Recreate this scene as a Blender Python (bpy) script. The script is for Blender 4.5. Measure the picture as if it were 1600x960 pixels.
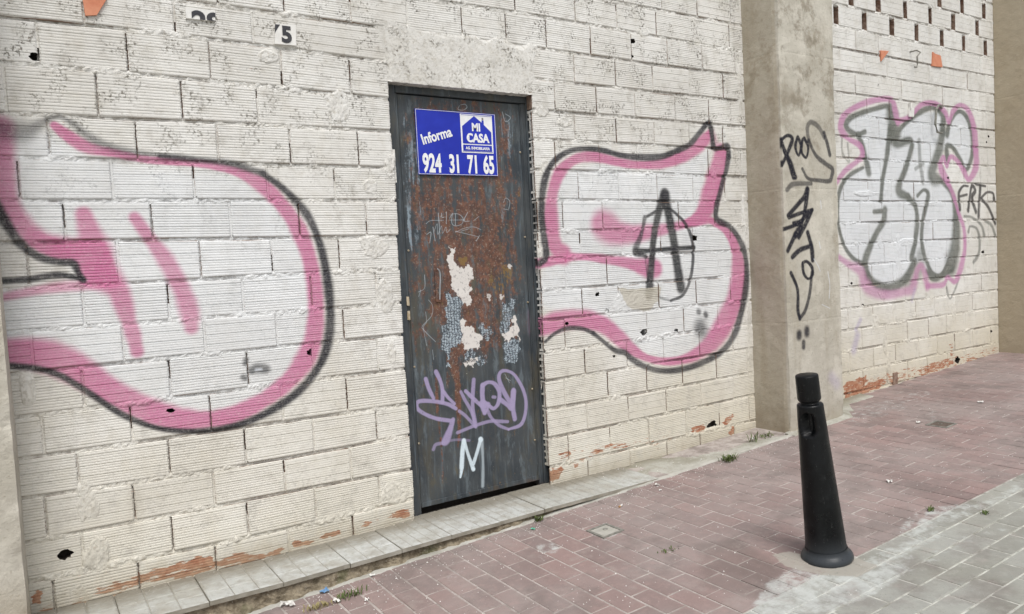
import bpy, bmesh, math, random
import numpy as np
from mathutils import Vector, Matrix, noise

for o in list(bpy.data.objects): bpy.data.objects.remove(o)
SC = bpy.context.scene
COL = SC.collection

# ------------------------------------------------------------------ camera
cam_d = bpy.data.cameras.new('camera'); cam = bpy.data.objects.new('camera', cam_d); COL.objects.link(cam)
_r = Vector((0.83798141, -0.54321725, -0.05198239)); _u = Vector((0.07284992, 0.01695473, 0.99719879)); _f = Vector((0.54081424, 0.83942096, -0.05378109))
cam.matrix_world = Matrix(((_r.x, _u.x, -_f.x, 0.0), (_r.y, _u.y, -_f.y, -3.33152), (_r.z, _u.z, -_f.z, 1.09939), (0, 0, 0, 1)))
cam_d.sensor_width = 36; cam_d.lens = 26.79; cam_d.clip_start = 0.05; cam_d.clip_end = 2000
SC.camera = cam
SC.render.resolution_x = 1024; SC.render.resolution_y = 614

# ------------------------------------------------------------------ light: bright, hazy overcast
W = bpy.data.worlds.new('World'); SC.world = W; W.use_nodes = True
_n = W.node_tree.nodes; _l = W.node_tree.links
_sky = _n.new('ShaderNodeTexSky'); _sky.sky_type = 'NISHITA'; _sky.sun_disc = False
_sky.sun_elevation = math.radians(58); _sky.sun_rotation = math.radians(200); _sky.dust_density = 4; _sky.air_density = 1.0
_hs = _n.new('ShaderNodeHueSaturation'); _hs.inputs['Saturation'].default_value = 0.35
_l.new(_sky.outputs[0], _hs.inputs['Color']); _l.new(_hs.outputs[0], _n['Background'].inputs[0])
_n['Background'].inputs[1].default_value = 0.11
sun_d = bpy.data.lights.new('sun', 'SUN'); sun_d.energy = 1.4; sun_d.angle = math.radians(24); sun_d.color = (1, .975, .94)
sun = bpy.data.objects.new('sun', sun_d); COL.objects.link(sun)
# the sun stands behind the camera, high and a little to the left
_sd = Vector((math.sin(math.radians(200)) * math.cos(math.radians(58)), math.cos(math.radians(200)) * math.cos(math.radians(58)), math.sin(math.radians(58))))
sun.rotation_euler = _sd.to_track_quat('Z', 'Y').to_euler()
SC.view_settings.view_transform = 'Standard'; SC.view_settings.look = 'None'; SC.view_settings.exposure = 0.5; SC.view_settings.gamma = 1
# measured in metres (or millimetres for the paint strokes) on the wall, pier, door and ground
ROWDEV_L=[[0.024, 0.0135, 0.0012, -0.0007, 0.0043], [0.0111, 0.0074, 0.0023, -0.0038, -0.0109], [0.0187, 0.0017, -0.0079, -0.0101, -0.0049], [0.0051, 0.0001, -0.0054, -0.0109, -0.0153], [-0.0019, -0.0019, -0.0004, -0.0014, -0.0054], [0.0007, 0.001, 0.0015, 0.001, -0.0005], [-0.0053, -0.0075, -0.0095, -0.0089, -0.0057], [-0.0117, -0.0111, -0.0082, -0.0062, -0.005], [0.0011, -0.0011, -0.0046, -0.0082, -0.0111], [-0.0073, -0.006, -0.0046, -0.0035, -0.0035], [-0.0103, -0.0103, -0.0103, -0.0104, -0.0104], [-0.0105, -0.0092, -0.005, -0.0014, 0.0017], [0.0093, 0.0093, 0.0065, 0.0002, -0.0095], [0.0139, 0.0183, 0.0181, 0.0129, 0.0028], [0.0, 0.0, 0.0, 0.0, 0.0], [0.0, 0.0, 0.0, 0.0, 0.0]]
ROWDEV_R=[[0.003, 0.0032, 0.0035, 0.0038, 0.004], [0.0011, 0.0026, 0.0052, 0.0089, 0.0139], [0.0017, -0.0016, -0.0029, -0.0021, 0.0007], [-0.0058, -0.0042, -0.0014, 0.0006, 0.0021], [-0.0105, -0.01, -0.0044, 0.0012, 0.0034], [0.0026, 0.0016, -0.0004, -0.0024, -0.0038], [0.0009, 0.0003, -0.0, 0.0001, 0.0008], [0.008, 0.0073, 0.0061, 0.0048, 0.0039], [-0.0034, -0.0046, -0.0032, 0.0015, 0.0044], [0.0031, 0.0017, -0.001, -0.0038, -0.0038], [0.0042, 0.0038, 0.0002, -0.0033, -0.0045], [0.0028, 0.0042, 0.007, 0.0077, 0.0077], [-0.0025, -0.0023, -0.0021, -0.0019, -0.0018], [-0.0006, -0.0015, -0.0016, -0.0007, 0.0004], [0.0023, -0.0003, -0.0011, 0.0003, 0.0036], [0.0121, 0.0099, 0.0044, -0.0011, -0.005]]
JOINT_L={15: [], 14: [0.52, 0.776, 1.054, 1.357], 13: [0.283, 0.606, 0.913, 1.22, 1.525], 12: [0.125, 0.423, 0.729, 1.024, 1.336], 11: [0.01, 0.307, 0.609, 0.91, 1.228], 10: [0.134, 0.431, 0.737, 1.039, 1.354], 9: [0.028, 0.335, 0.633, 0.931, 1.231], 8: [0.162, 0.464, 0.766, 1.059, 1.371], 7: [0.034, 0.334, 0.636, 0.928, 1.231], 6: [0.202, 0.503, 0.796, 1.092, 1.4], 5: [0.025, 0.327, 0.631, 0.926, 1.23], 4: [0.179, 0.487, 0.793, 1.08, 1.386], 3: [0.036, 0.334, 0.631, 0.929, 1.224], 2: [0.139, 0.462, 0.76, 1.058, 1.358], 1: [0.023, 0.322, 0.624, 0.918, 1.221], 0: [0.133, 0.452, 0.749, 1.045, 1.353], -1: [0.027, 0.318, 0.61, 0.916, 1.213]}
JOINT_R={15: [2.357, 2.658, 2.955, 3.261, 3.575, 3.89], 14: [2.455, 2.756, 3.057, 3.34, 3.633, 3.935], 13: [2.63, 2.927, 3.213, 3.513, 3.814], 12: [2.49, 2.778, 3.063, 3.386, 3.678], 11: [2.615, 2.913, 3.205, 3.496, 3.796], 10: [2.475, 2.782, 3.069, 3.368, 3.655, 3.955], 9: [2.623, 2.919, 3.212, 3.511, 3.797], 8: [2.508, 2.786, 3.086, 3.382, 3.695], 7: [2.617, 2.919, 3.225, 3.493, 3.833], 6: [2.506, 2.8, 3.103, 3.408, 3.706], 5: [2.611, 2.876, 3.191, 3.504, 3.816], 4: [2.482, 2.8, 3.085, 3.39, 3.689], 3: [2.61, 2.921, 3.21, 3.514, 3.817], 2: [2.463, 2.767, 3.066, 3.361, 3.66, 3.949], 1: [2.609, 2.912, 3.213, 3.508, 3.812], 0: [2.47, 2.768, 3.063, 3.371, 3.672, 3.951], -1: [2.6, 2.908, 3.205, 3.49, 3.801]}
JOINT_2={19: [6.0, 6.401, 6.76, 7.12], 18: [5.2, 5.544, 5.904, 6.261, 6.612, 6.996], 17: [5.014, 5.358, 5.714, 6.059, 6.427, 6.768, 7.131], 16: [5.24, 5.53, 5.838, 6.136, 6.431, 6.731, 7.027], 15: [5.04, 5.328, 5.632, 6.223, 6.819, 7.119], 14: [5.225, 5.525, 5.824, 6.122, 6.418, 6.709, 7.004], 13: [5.056, 5.362, 5.653, 5.96, 6.238, 6.54, 6.838, 7.119]}
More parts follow.
